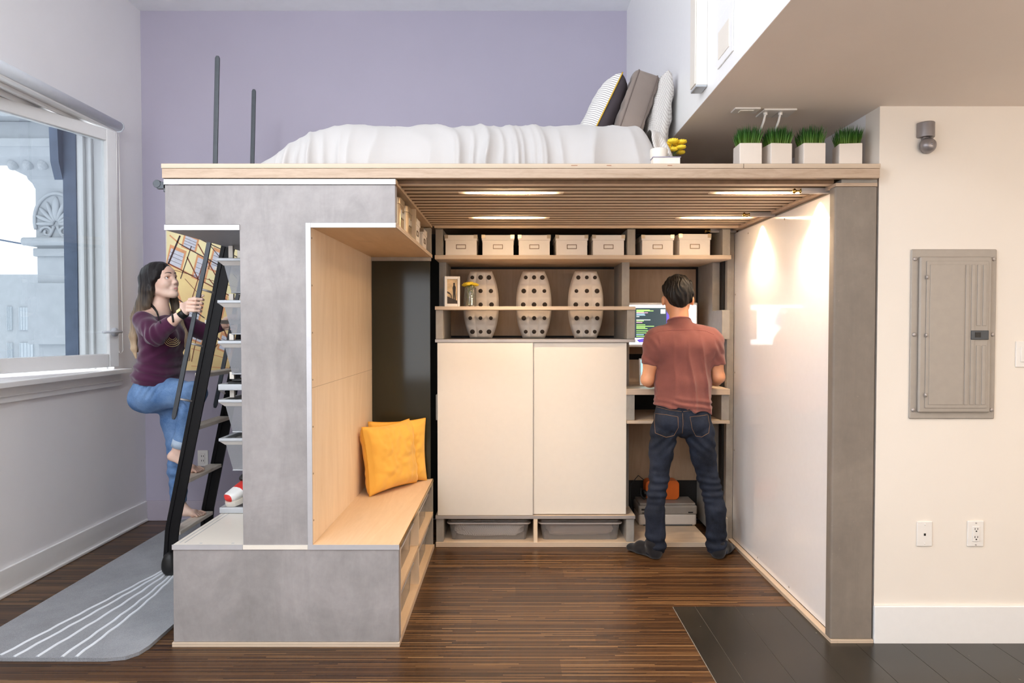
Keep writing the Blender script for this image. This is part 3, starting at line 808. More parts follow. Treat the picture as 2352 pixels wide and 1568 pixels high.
for (x0, x1, yc, lab) in ((-.20, .19, 3.19, 'glowing slot light between front ceiling slats, over the middle of the floor'), (.965, 1.345, 3.19, 'glowing slot light between front ceiling slats, beside the white board'),
                          (-.20, .165, 3.92, 'glowing slot light between rear ceiling slats, over the white sliding doors'), (.985, 1.345, 3.92, "glowing slot light between rear ceiling slats, above the man's head")):
    t = thing('slot_light', lab, 'light', ((x0 + x1) / 2, yc, 2.05), 'slot lights in the slatted ceiling')
    b = MB(); b.box(x0 - .05, min(x1 + .05, 1.40), yc - .017, yc + .017, 2.052, 2.065); b.build('housing', m['alu'], t)
    b = MB(); b.box(x0 - .05, min(x1 + .05, 1.40), yc - .0165, yc + .0165, 2.015, 2.052); b.build('diffuser', led, t, bevel=.003)
# sliding latch arms under the slats
for (yc, x0, lab) in ((3.09, 1.30, 'silver latch arm with brass knob nearest the concrete post'), (3.74, 1.295, 'silver latch arm with brass knob halfway along the white board'), (4.385, 1.268, 'silver latch arm with brass knob beside the end storage box')):
    t = thing('latch_arm', lab, 'latch', (1.37, yc, 1.995), 'latch arms under the loft')
    b = MB(); b.box(x0, 1.432, yc - .014, yc + .014, 1.9955, 2.0185); b.box(x0 + .002, 1.432, yc - .0155, yc - .014, 2.004, 2.007); b.build('arm', m['alu'], t, bevel=.0015)
    b = MB(); b.lathe([(0, -.036), (.008, -.035), (.0125, -.03), (.0125, -.027), (.007, -.022), (.004, -.014), (.004, -.006), (.009, -.003), (.009, .001), (0, .001)], (x0, yc - .001, 2.006), 16, 0, 'x')
    b.build('knob', m['brass'], t, smooth=True)
# black rail for the ladder
t = thing('ladder_rail', 'black steel ladder rail along the end of the loft platform', 'rail', (-1.535, 3.9, 1.98))
b = MB(); b.cyl((-1.537, 2.99, 2.016), (-1.537, 4.85, 2.016), .0125, 16); b.build('rail', m['slate'], t, smooth=True)
for y in (2.985, 4.82):
    b = MB(); b.cyl((-1.541, y - .011, 2.016), (-1.541, y + .011, 2.016), .017, 18)
    b.obox((-1.520, y, 2.009), (.022, 0, 0), (0, .009, 0), (0, 0, .015)); b.obox((-1.505, y, 1.997), (.008, 0, 0), (0, .009, 0), (0, 0, .016)); b.build('bracket', m['slate'], t, bevel=.002)

# ---- board wall with concrete post
t = thing('board_wall', 'white glossy board wall ending in a brown grey concrete post', 'partition', (1.50, 3.7, 0))
b = MB(); b.prism([(1.407, 2.978), (1.585, 2.978), (1.585, 3.028), (1.402, 3.028), (1.402, 2.984)], 'z', .020, 2.004); b.build('post', m['concd'], t, bevel=.004)
b = MB(); b.box(1.440, 1.585, 3.028, 4.36, .02, 2.02); b.build('core', m['concm'], t)
b = MB(); b.box(1.432, 1.440, 3.034, 4.405, .024, 1.994); b.build('white_board', m['board'], t, bevel=.001)
b = MB(); b.box(1.425, 1.432, 3.029, 3.034, .024, 1.99); b.build('edge_strip', m['slate'], t)
b = MB(); b.box(1.402, 1.434, 2.972, 4.42, 0, .020); b.box(1.434, 1.59, 2.972, 3.03, 0, .020); b.build('kick_board', m['edgez'], t, bevel=.001)
b = MB(); b.box(1.405, 1.585, 2.976, 4.36, 2.0045, 2.020); b.build('cap_board', m['oak'], t, bevel=.001)
b = MB(); b.box(1.43, 1.585, 2.978, 3.03, 2.0205, 2.034); b.build('cap_strip', m['concm'], t)
b = MB(); b.box(1.385, 1.430, 4.40, 4.45, .0, 2.0); b.build('rear_post', m['concm'], t, bevel=.003)
for (y, z) in ((3.07, .075), (3.07, .45), (3.07, 1.0), (3.07, 1.44), (3.5, .05), (3.95, .05), (4.38, .6), (4.38, 1.1), (4.38, 1.6), (3.6, 1.96), (4.15, 1.96), (3.08, 1.965)):
    b = MB(); b.lathe([(0, -.003), (.004, -.0025), (.006, 0), (.006, .001)], (1.432, y, z), 10, 0, 'x'); b.build('screw', m['alu'], t, smooth=True)

# ---- shelving unit
SF = 4.288; SB = 4.862
t = thing('shelving_unit', 'plywood and concrete shelving unit with white sliding doors and standing desk', 'shelving unit', (.45, 4.58, 0))
for (x0, x1) in ((-.481, -.434), (.724, .775), (1.322, 1.371)):
    poly = [(SB, .03), (4.30, .03), (4.30, .1795), (4.51, .1795), (4.51, .8035), (4.30, .8035), (4.30, .9655), (4.51, .9655), (4.51, 1.3155), (4.30, 1.3155), (4.30, 1.4995), (4.51, 1.4995), (4.51, 1.8435), (4.30, 1.8435), (4.30, 2.0075), (SB, 2.0075)]
    b = MB()
    for (y0, z0, z1) in ((4.51, .03, 2.0075), (4.30, .03, .1795), (4.30, .8035, .9655), (4.30, 1.3155, 1.4995), (4.30, 1.8435, 2.0075)):
        if y0 == 4.51: continue
    b.prism(poly, 'x', x0, x1); b.build('side_panel', m['concm'], t, bevel=.003)
def board(name, x0, x1, z0, z1, y0=SF, y1=SB, mat='plyx', edge='edgez', ym=None):
    bb = MB(); bb.box(x0, x1, y0 + .003, y1, z0, z1); o = bb.build(name, m[mat], t)
    bb = MB(); bb.box(x0, x1, y0, y0 + .003, z0, z1); bb.build('front_edging', m[edge], o, bevel=.0006); return o
board('base_shelf', -.482, 1.255, .001, .030)
board('lower_shelf', -.483, .779, .180, .200, edge='alu')
board('door_head_shelf', -.484, .776, 1.296, 1.315, edge='alu', mat='alu')
board('narrow_shelf', -.484, .776, 1.500, 1.522, y1=4.46)
board('top_shelf', -.484, 1.374, 1.818, 1.843)
board('desk', .724, 1.372, .966, 1.002)
board('desk_drawer_shelf', .726, 1.372, .784, .803)
b = MB(); b.box(.137, .161, SF + .002, SB, .030, .180); b.build('bin_divider', m['plyz'], t)
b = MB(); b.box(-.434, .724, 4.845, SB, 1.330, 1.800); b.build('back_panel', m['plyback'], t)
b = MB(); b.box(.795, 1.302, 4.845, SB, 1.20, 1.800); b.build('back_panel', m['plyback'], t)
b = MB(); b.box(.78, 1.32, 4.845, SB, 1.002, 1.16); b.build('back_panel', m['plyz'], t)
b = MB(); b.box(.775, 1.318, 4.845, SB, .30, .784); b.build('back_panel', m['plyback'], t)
b = MB(); b.box(-.66, 1.384, SB + .001, 4.882, .02, 2.05); b.box(1.372, 1.384, 4.45, SB, .02, 2.0); b.build('backing', m['blackgap'], t)  # black sheet puts the gaps' shade into colour, hiding the wall behind
b = MB(); b.box(-.470, .1315, 4.2905, 4.2985, .202, 1.294); b.build('sliding_door', m['white'], t, bevel=.002)
b = MB(); b.box(.120, .7235, 4.304, 4.318, .206, 1.294); b.build('sliding_door', m['white'], t, bevel=.002)
b = MB(); b.box(.1315, .1345, 4.2910, 4.2990, .202, 1.294); b.build('door_edging', m['alu'], t)
b = MB(); b.box(-.43, .72, 4.345, 4.50, .9, .93); b.build('inner_shelf', m['plyx'], t)

# ---- lidded card boxes
def make_box(label, w, d, h, name='storage_box', cat='box', group='white storage boxes on the top shelf'):
    t = thing(name, label, cat, (0, 0, 0), group)
    b = MB(); b.box(-w / 2, w / 2, -d / 2, d / 2, 0, h - .002); b.build('body', m['boxwhite'], t, bevel=.002)
    b = MB(); g = .0045; b.box(-w / 2 - g, w / 2 + g, -d / 2 - g, d / 2 + g, h - .034, h); b.build('lid', m['boxwhite'], t, bevel=.002)
    for sx in (-1, 1):
        b = MB(); x = sx * (w / 2 + g)
        b.box(min(x, x - sx * .022), max(x, x - sx * .022), -d / 2 - g - .0015, -d / 2 - g, h - .022, h + .001); b.box(min(x, x + sx * .0015), max(x, x + sx * .0015), -d / 2 - g, -d / 2 - g + .02, h - .022, h + .001)
        b.build('corner_clip', m['tin'], t)
    b = MB(); y = -d / 2 - .002; z0, z1 = h * .32, h * .32 + .028
    for q in ((-.031, .031, z0, z0 + .004), (-.031, .031, z1 - .004, z1), (-.031, -.027, z0, z1), (.027, .031, z0, z1)): b.box(q[0], q[1], y - .001, y + .002, q[2], q[3])
    b.build('label_holder', m['tin'], t)
    return t
def look(o, name):   # one colour swap on the copied holder
    for c in kids(o):
        if c.name.startswith('label_holder'):
            c.data = c.data.copy(); c.data.materials[0] = name
brz = plain('aged bronze', '7d6a55', .4, .8)
bb = make_box('', .196, .27, .129)
labs = ['first white storage box from the bench end of the top shelf', 'second white storage box along the top shelf, its label holder pale', 'third white storage box along the top shelf, centre of the row of five', 'fourth white storage box along the row of five on the top shelf', 'fifth white storage box, against the middle concrete rib',
        'white storage box just past the middle concrete rib, bronze rib beside it', 'slightly taller white storage box at the board wall end of the shelf']
labs[5] = 'white storage box on the short top shelf, just past the middle concrete rib'
for i, xc in enumerate((-.322, -.090, .142, .376, .609, .921, 1.152)):
    o = bb if i == 0 else copy_tree(bb)
    o.location = (xc, 4.315 + .1395 + (0 if i != 6 else .0), 1.843); o['label'] = labs[i]; o.rotation_euler.z = (0, .01, -.012, .008, 0, -.015, .05)[i]
    if i in (0, 2, 3): look(o, brz)
    if i == 6: o.scale.z = 1.06; o.location.y += .01; o.rotation_euler.z = .03

# ---- tins and boxes in the cubby over the bench nook (their fronts face the room)
def make_tin(label, mat, w, d, h, loc):
    t = thing('tin_canister', label, 'tin', loc, 'tins over the bench nook')
    b = MB(); b.prism([(x, y) for x, y in rrect(w, d, .022)], 'z', 0, h - .03); b.build('body', mat, t, local=True)
    b = MB(); b.prism([(x, y) for x, y in rrect(w + .006, d + .006, .024)], 'z', h - .03, h); b.build('lid', mat, t, bevel=.003, local=True)
    b = MB(); x = w / 2
    for q in ((-.028, .028, h * .35, h * .35 + .005), (-.028, .028, h * .6, h * .6 + .005), (-.028, -.023, h * .35, h * .6), (.023, .028, h * .35, h * .6)): b.box(x, x + .004, q[0], q[1], q[2], q[3])
    b.build('label_holder', m['tin'], t, local=True)
def rrect(w, d, r, n=5):
    pts = []
    for (cx, cy, a0) in ((w / 2 - r, d / 2 - r, 0), (-w / 2 + r, d / 2 - r, PI / 2), (-w / 2 + r, -d / 2 + r, PI), (w / 2 - r, -d / 2 + r, 1.5 * PI)):
        for k in range(n + 1): a = a0 + PI / 2 * k / n; pts.append((cx + r * math.cos(a), cy + r * math.sin(a)))
    return pts
make_tin('shiny tin canister nearest the end of the shelf over the bench nook', m['tin'], .12, .15, .142, (-.570, 3.185, 1.843))
make_tin('shiny tin canister beside the divider over the bench nook', m['tin'], .12, .15, .145, (-.570, 3.43, 1.843))
for (yc, h, lab) in ((3.73, .135, 'white card box against the divider over the bench nook'), (4.03, .12, 'white card box at the far end of the shelf over the bench nook')):
    o = make_box(lab, .17, .17, h, 'card_box', 'box', 'card boxes over the bench nook'); o.location = (-.60, yc, 1.843); o.rotation_euler.z = PI / 2
    for c in kids(o):
        if c.name.startswith('label_holder'): c.data.materials[0] = brz

# ---- clear lidded bins
def make_bin(label, w, d, h, loc, rotz=0, group='clear plastic bins'):
    t = thing('plastic_bin', label, 'bin', (0, 0, 0), group)
    b = MB(); p0 = rrect(w * .90, d * .90, .02); p1 = rrect(w * .97, d * .95, .024); n = len(p0)
    q0 = rrect(w * .90 - .005, d * .90 - .005, .018); q1 = rrect(w * .97 - .005, d * .95 - .005, .022)
    vs = [(x, y, 0) for x, y in p0] + [(x, y, h - .016) for x, y in p1]
    b.add(vs, [tuple(range(n))[::-1]] + [(i, (i + 1) % n, (i + 1) % n + n, i + n) for i in range(n)])
    b.build('tub', m['clear'], t, smooth=False)
    b = MB(); b.prism(rrect(w, d, .028), 'z', h - .016, h - .011); b.prism(rrect(w * .95, d * .94, .026), 'z', h - .011, h); b.build('lid', m['clear'], t, bevel=.002)
    b = MB(); b.tube([(x, y, h - .02) for x, y in rrect(w, d, .028)], .0045, 6, closed=True); b.build('rim', plain('milky plastic rim', 'bdb3ac', .25, var=.02), t, smooth=True)
    t.location = loc; t.rotation_euler.z = rotz
    return t
make_bin('clear plastic bin holding a patterned blanket under the sliding doors', .530, .40, .128, (-.148, 4.53, .0302), 0, 'clear bins under the sliding doors')
make_bin('clear plastic bin holding a plain taupe blanket under the sliding doors', .530, .40, .128, (.437, 4.53, .0302), 0, 'clear bins under the sliding doors')
o = blob('folded_blanket', 'patterned woven blanket folded inside the clear bin', 'blanket', (-.148, 4.53, .080), (.252, .175, .050), m['woven'], seed=8, amp=.10, sq=.45)
o = blob('folded_blanket', 'plain taupe blanket folded inside the clear bin', 'blanket', (.437, 4.53, .082), (.255, .175, .052), m['taupe'], seed=9, amp=.16, sq=.45)
for (yc, z, lab) in ((3.29, .240, 'clear bin in the upper under-seat cubby nearest the bench front'), (3.29, .0342, 'clear bin in the lower under-seat cubby nearest the bench front'),
                     (3.91, .240, 'clear bin in the upper under-seat cubby at the far end'), (3.91, .0342, 'clear bin in the lower under-seat cubby at the far end')):
    make_bin(lab, .50, .32, .155, (-.672, yc, z), PI / 2, 'clear bins under the bench seat')
# ================================================================ soft furnishings, ladder, decor
from mathutils import noise as nz
def grid_obj(name, fn, nu, nv, mat, parent=None, closed_u=False, smooth=True, uv=None, **k):
    b = MB(); vs = []; fs = []
    for i in range(nu + 1):
        for j in range(nv + 1): vs.append(fn(i / nu, j / nv))
    for i in range(nu):
        for j in range(nv): fs.append((i * (nv + 1) + j, (i + 1) * (nv + 1) + j, (i + 1) * (nv + 1) + j + 1, i * (nv + 1) + j + 1))
    b.add(vs, fs); return b.build(name, mat, parent, smooth=smooth, **k)

def pillow(name, label, w, h, th, mat, M_, cat='pillow', group=None, box=0, seed=0, pipe=None, back=None, wr=.006, puff=.42):
    """square cushion in local xy, thickness along z, corners drawn out"""
    b = MB(); N = 44; vs = []; fs = []; mi = []
    def edge(u, v):
        k = 1 - .07 * (1 - abs(v) ** 2) - .0
        kk = 1 - .07 * (1 - abs(u) ** 2)
        cr = 1 - (.10 if box else .0) * abs(u * v) ** 5
        return u * k * cr * w / 2, v * kk * cr * h / 2
    for s in (1, -1):
        for i in range(N + 1):
            for j in range(N + 1):
                u = -1 + 2 * i / N; v = -1 + 2 * j / N
                x, y = edge(u, v)
                f = max(0, (1 - u ** 4) * (1 - v ** 4)) ** puff
                z = s * (th / 2 * f + box / 2)
                z += s * wr * nz.noise(Vector((u * 2.2 + seed, v * 2.2, s * 3.1))) * min(1, 3 * f) + s * wr * .5 * nz.noise(Vector((u * 6, v * 6 + seed, s)))*min(1,2*f)
                vs.append(Vector((x, y, z)))
    n = (N + 1) ** 2
    for s in (0, 1):
        for i in range(N):
            for j in range(N):
                f = (i * (N + 1) + j, (i + 1) * (N + 1) + j, (i + 1) * (N + 1) + j + 1, i * (N + 1) + j + 1)
                f = tuple(q + s * n for q in f)
                b.f.append(f if s == 0 else f[::-1]); b.m.append(1 if (back and s == 1) else 0)
    ring = [(i, 0) for i in range(N)] + [(N, j) for j in range(N)] + [(i, N) for i in range(N, 0, -1)] + [(0, j) for j in range(N, 0, -1)]
    ids = [i * (N + 1) + j for i, j in ring]
    for q in range(len(ids)):
        a, c = ids[q], ids[(q + 1) % len(ids)]
        b.f.append((c, a, a + n, c + n)); b.m.append(0)
    b.v = vs
    # weld so the seam is closed when there is no gusset
    if not box:
        for q in ids: b.v[q + n] = b.v[q]
    me = bpy.data.meshes.new(name); me.from_pydata([tuple(v) for v in b.v], [], b.f)
    mm = [mat] + ([back] if back else [])
    for q in mm: me.materials.append(q)
    me.polygons.foreach_set('material_index', b.m); me.polygons.foreach_set('use_smooth', [True] * len(b.f)); me.update()
    o = bpy.data.objects.new(name, me); COL.objects.link(o); o.matrix_world = M_; WL[o.name] = Vector(M_.translation)
    tag(o, label, cat, group)
    def seam(zs, r, mt, nm):
        for z in zs:
            bb = MB(); pts = [Vector((b.v[q].x, b.v[q].y, z)) for q in ids]
            bb.tube(pts, r, 6, closed=True); so = bb.build(nm, mt, o, local=True, smooth=True)
    if pipe: seam([0] if not box else [box / 2, -box / 2], .0035, pipe, 'piping')
    return o
def frame_m(c, ex, ey):
    ex = Vector(ex).normalized(); ey = Vector(ey); ez = ex.cross(ey).normalized(); ey = ez.cross(ex)
    R = Matrix((ex, ey, ez)).transposed().to_4x4(); return Matrix.Translation(c) @ R

# yellow cushions on the bench: their faces look along the bench towards the room
yp = plain('yellow piping', 'e0a235', .7)
pillow('cushion', 'yellow square cushion in front, leaning on its twin on the bench', .41, .385, .15, m['yellow'], frame_m((-.712, 3.975, .640), (.52, .86, .0), (-.20, -.06, .95)), 'cushion', 'yellow cushions on the bench', seed=3, pipe=yp, wr=.012)
pillow('cushion', 'yellow square cushion behind, against the dark glass at the bench end', .36, .38, .11, m['yellow'], frame_m((-.690, 4.115, .640), (.87, .46, 0), (-.10, .0, 1)), 'cushion', 'yellow cushions on the bench', seed=9, pipe=yp, wr=.010)

# ---- bed
t = thing('bed', 'low mattress bed made up on the loft platform', 'bed', (-.2, 3.95, 2.094))
b = MB(); b.box(-.98, .70, 3.36, 4.72, 2.095, 2.275); b.build('mattress', m['sheet'], t, bevel=.04, seg=4)
def sstep(a, c, x):
    q = min(1, max(0, (x - a) / (c - a))); return q * q * (3 - 2 * q)
def bedz(x, y):
    gx = min(1, max(0, (x + 1.175) / .40)); fx = math.sin(gx * PI / 2) ** .8
    gr = min(1, max(0, (.668 - x) / .10)); fx *= math.sin(gr * PI / 2) ** .55 if gr < 1 else 1
    gy = min(1, max(0, (y - 3.05) / .16)); fy = math.sin(gy * PI / 2) ** .6
    ph = x * 15 + 1.6 * math.sin(x * 6.3) + (y - 3.1) * 4 + 1.2 * nz.noise(Vector((x * 4, y * 6, 7)))
    fold = .65 * (1 - abs(math.sin(ph))) ** 1.5 + .35 * (1 - abs(math.sin(ph * 2.3 + 1))) ** 1.5
    top = .232 + .010 * nz.noise(Vector((x * 5, y * 5, 0))) + .007 * nz.noise(Vector((x * 16, y * 9, 4)))
    return 2.0955 + top * fx * fy, fold, fx, fy
def bedf(u, v):
    x = -1.175 + u * (.668 + 1.175); y = 3.05 + (v ** 1.5) * 1.72
    z, fold, fx, fy = bedz(x, y)
    side = (1 - fy ** 2)
    y -= .055 * fold * side * fx * (1 if v > 0 else 1)
    x += .012 * nz.noise(Vector((x * 9, z * 4, 1))) * side
    return (x, y, z + .013 * fold * fy * (1 - sstep(3.2, 3.6, y)) * fx)
o = grid_obj('bedspread', bedf, 320, 80, m['sheet'])
tag(o, 'white crumpled cotton bedspread draped over the loft bed', 'bedspread')
# woven blanket end under the pillows
def wb(u, v):
    x = .64 + u * .125; y = 3.09 + v * .7
    z = 2.096 + .215 * math.sin(min(1, (1 - u) / .85) * PI / 2) ** .7 * math.sin(min(1, v / .18 + .0) * PI / 2) ** .6 + .008 * nz.noise(Vector((x * 30, y * 18, 0)))
    return (x + .012 * nz.noise(Vector((z * 14, y * 8, 2))), y - .018 * math.sin(x * 90) * (1 - min(1, v / .18)), max(2.0955, z))
tag(grid_obj('woven_sheet', wb, 30, 50, m['woven']), 'woven grey and white sheet spilling out beside the bedspread at the pillow end', 'sheet')
pillow('pillow', 'striped white and grey pillow with yellow piping on the loft bed', .42, .41, .16, m['stripe'], frame_m((.452, 3.58, 2.452), (0, -1, .02), (.44, 0, .9)), 'pillow', 'pillows on the loft bed', seed=1, back=plain('charcoal pillow back', '3b3338', .9), pipe=plain('mustard piping', 'c9a12e', .7), wr=.008)
pillow('pillow', 'taupe box pillow standing between the striped and the woven pillow', .45, .385, .05, m['pilgrey'], frame_m((.612, 3.57, 2.468), (0, -1, .02), (.32, 0, .95)), 'pillow', 'pillows on the loft bed', box=.095, seed=5, pipe=plain('taupe piping', '6f635c', .8), wr=.012, puff=.3)
pillow('pillow', 'woven white and grey pillow leaning on the upper white wall', .50, .42, .12, m['woven'], frame_m((.735, 3.58, 2.428), (0, -1, .02), (.13, 0, .99)), 'pillow', 'pillows on the loft bed', seed=7, wr=.010)

# ---- things on the loft edge
DK = 2.0942
t = thing('book', 'thick pale book lying on the loft edge under the white mug', 'book', (.677, 3.06, DK))
b = MB(); b.box(.615, .739, 3.0, 3.17, DK, DK + .004); b.box(.615, .739, 3.0, 3.17, DK + .041, DK + .045); b.box(.615, .739, 3.167, 3.17, DK + .004, DK + .041); b.build('cover', plain('slate book cover', '8d8aa2', .5), t, bevel=.001)
b = MB(); b.box(.618, .735, 3.003, 3.167, DK + .004, DK + .041); b.build('pages', plain('cream pages', 'efe4d6', .8), t)
t = thing('mug', 'small white mug standing on the book at the loft edge', 'mug', (.654, 3.06, DK + .045))
b = MB(); b.lathe([(0, 0), (.036, 0), (.0385, .003), (.0385, .044), (.037, .046), (.035, .044), (.035, .006), (0, .006)], (.654, 3.06, DK + .0455), 28); b.build('cup', m['white'], t, smooth=True)
b = MB(); b.tube([(.654 + .036 * math.cos(2.6), 3.06 + .036 * math.sin(2.6), DK + .085), (.606, 3.088, DK + .080), (.606, 3.088, DK + .062), (.654 + .036 * math.cos(2.6), 3.06 + .036 * math.sin(2.6), DK + .056)], .004, 8); b.build('handle', m['white'], t, smooth=True)
def yarrow(bb, c, r, seed, mi=0):
    rng = random.Random(seed)
    bb.ball((c[0], c[1], c[2]), (r * 1.0, r * 1.0, r * .42), 12, 8, mi)
    for k in range(22):
        a = k * 2.4; q = math.sqrt(k / 22) * r * .92
        bb.ball((c[0] + q * math.cos(a), c[1] + q * math.sin(a), c[2] + .36 * r * math.sqrt(max(0, 1 - (q / r) ** 2))), (r * .20, r * .20, r * .12), 6, 4, mi)
t = thing('flower_vase', 'little glass vase of yellow flowers beside the white mug', 'vase of flowers', (.725, 3.21, DK))
b = MB(); b.lathe([(0, 0), (.024, 0), (.027, .02), (.026, .06), (.024, .062), (.024, .02), (0, .004)], (.725, 3.21, DK + .0004), 20); b.build('vase', m['jar'], t, smooth=True)
for i, (px, py, r) in enumerate(((1546, 324, .026), (1566, 326, .024), (1534, 331, .022), (1531, 339, .024), (1551, 332, .022), (1565, 338, .022), (1546, 343, .022), (1558, 341, .02), (1540, 341, .022), (1563, 350, .022), (1524, 342, .018))):
    yv = 3.17 + .013 * (i % 5); p = at(px, py, yv)
    b = MB(); yarrow(b, p, r, i); f = b.build('flower', m['petal'], t, smooth=True)
    b = MB(); b.tube([p, p.lerp(Vector((.725, 3.21, DK + .06)), .6) + Vector((0, 0, .005)), (.725 + .008 * math.cos(i), 3.21 + .008 * math.sin(i), DK + .01)], .0013, 5); b.build('stem', m['stem'], f, smooth=True)
# four pots of wheatgrass
def make_pot(label, seed):
    rng = random.Random(seed)
    t = thing('grass_pot', label, 'potted plant', (0, 0, 0), 'wheatgrass pots on the loft edge')
    b = MB(); W = .0485
    b.box(-W, W, -W, W, 0, .008); b.box(-W, W, -W, -W + .007, .008, .110); b.box(-W, W, W - .007, W, .008, .110); b.box(-W, -W + .007, -W + .007, W - .007, .008, .110); b.box(W - .007, W, -W + .007, W - .007, .008, .110)
    b.build('pot', m['potw'], t, bevel=.0025)
    b = MB(); b.box(-W + .007, W - .007, -W + .007, W - .007, .008, .088); b.build('soil', m['soil'], t)
    b = MB()
    for k in range(620):
        x = rng.uniform(-.040, .040); y = rng.uniform(-.040, .040); h = rng.uniform(.070, .112) * (.9 if abs(x) > .03 else 1); a = rng.uniform(0, PI)
        lx = x * .38 + rng.uniform(-.008, .008); ly = y * .38 + rng.uniform(-.008, .008); wv = rng.uniform(.0010, .0019)
        dx, dy = wv * math.cos(a), wv * math.sin(a)
        vs = []
        for q, s in ((0, 1), (.4, 1), (.75, .8)):
            cx, cy, cz = x + lx * q ** 1.6, y + ly * q ** 1.6, .086 + h * q
            vs += [(cx - dx * s, cy - dy * s, cz), (cx + dx * s, cy + dy * s, cz)]
        vs.append((x + lx, y + ly, .086 + h))
        b.add(vs, [(0, 1, 3, 2), (2, 3, 5, 4), (4, 5, 6)])
    g = b.build('grass', m['grass'], t); g['kind'] = 'stuff'
    return t
m['potw'] = plain('white ceramic pot', 'e3d9cf', .35, var=.01)
for i, (x, rz, lab) in enumerate(((1.052, .02, 'white square grass pot nearest the bed, first in the row of four'), (1.183, -.10, 'second white square grass pot from the bed on the loft edge'), (1.331, -.01, 'third white square grass pot from the bed on the loft edge'), (1.500, .14, 'white square grass pot beside the nook wall, last of four'))):
    o = make_pot(lab, 10 + i); o.location = (x, 3.02 + .0485 * (math.cos(rz) + abs(math.sin(rz))), DK); o.rotation_euler.z = -rz

# ---- rug
t0 = MB()
rx0, rx1, ry0, ry1, rr = -2.355, -1.575, 2.825, 5.0, .05
def rug_outline(ins=0):
    pts = []
    for (cx, cy, a0) in ((rx1 - rr, ry0 + rr + .10, -PI / 2 + 0), ):
        pass
    P_ = [(rx0 + ins, 4.86), (rx0 + ins, 2.82 + ins)]
    P_ += [(-1.70, 2.815 + ins), (-1.62 - ins, 2.83 + ins), (-1.585 - ins, 2.87 + ins), (-1.572 - ins, 2.93), (-1.572 - ins, 4.86)]
    return P_
t0.prism(rug_outline(), 'z', .0005, .016)
def arc_line(p, w=.0075):
    n = len(p); vs = []; 
    for i, q in enumerate(p):
        q = Vector(q); d = (Vector(p[min(i + 1, n - 1)]) - Vector(p[max(0, i - 1)])).normalized(); s = Vector((-d.y, d.x)) * w
        vs += [(q.x - s.x, q.y - s.y, .0162), (q.x + s.x, q.y + s.y, .0162), (q.x + s.x * .6, q.y + s.y * .6, .0195), (q.x - s.x * .6, q.y - s.y * .6, .0195)]
    fs = []
    for i in range(n - 1):
        for k in range(4): fs.append((i * 4 + k, i * 4 + (k + 1) % 4, (i + 1) * 4 + (k + 1) % 4, (i + 1) * 4 + k))
    t0.add(vs, fs, 1)
for (xe, ye, bow) in ((-2.15, 2.84, .000), (-2.085, 2.825, .012), (-1.99, 2.825, .022), (-1.885, 2.825, .028), (-1.825, 2.825, .034)):
    A = Vector((xe, ye)); B_ = Vector((-1.93 + (xe + 2.0) * .10, 4.0)); pts = []
    for i in range(21):
        q = i / 20; p = A.lerp(B_, q); p.x += bow * math.sin(PI * q) + .003 * math.sin(q * 43 + xe * 9)
        pts.append((p.x, p.y))
    arc_line(pts)
tag(t0.build('rug', [m['rug'], m['rugline']]), 'grey wool runner rug with white fanned lines under the ladder', 'rug')

# ---- wall art: an apartment front with fire escapes, printed on canvas
t = thing('wall_art', 'yellow and orange canvas print of a fire-escape building on the lavender wall', 'picture', (-2.2, BW, 1.08))
AY = BW - .032
b = MB(); b.box(-2.462, -1.905, AY, BW, 1.080, 2.085)
gold = plain('print ochre', 'ffdc9c', .7, var=.10, scale=5); ora = plain('print orange', 'e8a878', .7, var=.12, scale=12); yel = plain('print yellow', 'ffeeb8', .7, var=.06, scale=4); rose = plain('print rose', 'dca09a', .7, var=.1); ink = plain('print ink', '4a3436', .7); win = plain('print pane', 'd6d8e2', .7, var=.1, scale=30); brn = plain('print brown', '8a4a38', .7)
def quad(pts, mi, lift):
    vs = [(p.x, AY - lift, p.z) for p in [at(x, y, AY) for x, y in pts]]
    lo, hi, zl, zh = -2.461, -1.906, 1.081, 2.084
    if mi == 6 and any(v[0] > hi + .002 or v[2] > zh + .002 for v in vs) and lift < .0025: return
    vs = [(min(hi, max(lo, v[0])), v[1], min(zh, max(zl, v[2]))) for v in vs]
    b.add(vs, [tuple(range(len(vs)))[::-1]], mi)
quad([(383, 528), (545, 528), (545, 850), (383, 850)], 1, .0004)
quad([(405, 530), (545, 570), (545, 700), (395, 610)], 2, .0008)
quad([(400, 640), (470, 670), (455, 720), (400, 700)], 3, .0008); quad([(390, 600), (545, 690), (545, 740), (420, 700)], 1, .001)
quad([(383, 528), (412, 530), (386, 606), (383, 600)], 2, .0012)
quad([(400, 690), (425, 700), (415, 745), (395, 735)], 4, .0012)
for (cx, cy, w_, h_) in ((404, 593, 30, 34), (437, 558, 26, 24), (462, 618, 24, 44), (448, 715, 22, 34), (452, 770, 26, 22), (498, 600, 20, 40), (500, 700, 26, 40), (520, 790, 26, 30)):
    k = .42
    def sk(dx, dy): return (cx + dx - dy * .25, cy + dy + dx * k)
    quad([sk(-w_ / 2 - 4, -h_ / 2 - 7), sk(w_ / 2 + 4, -h_ / 2 - 7), sk(w_ / 2 + 4, h_ / 2 + 4), sk(-w_ / 2 - 4, h_ / 2 + 4)], 3, .0016)
    quad([sk(-w_ / 2, -h_ / 2), sk(w_ / 2, -h_ / 2), sk(w_ / 2, h_ / 2), sk(-w_ / 2, h_ / 2)], 5, .002)
    for q in range(3):
        d = -h_ / 2 + h_ * (q + 1) / 4
        quad([sk(-w_ / 2, d - .4), sk(w_ / 2, d - .4), sk(w_ / 2, d + .4), sk(-w_ / 2, d + .4)], 6, .0023)
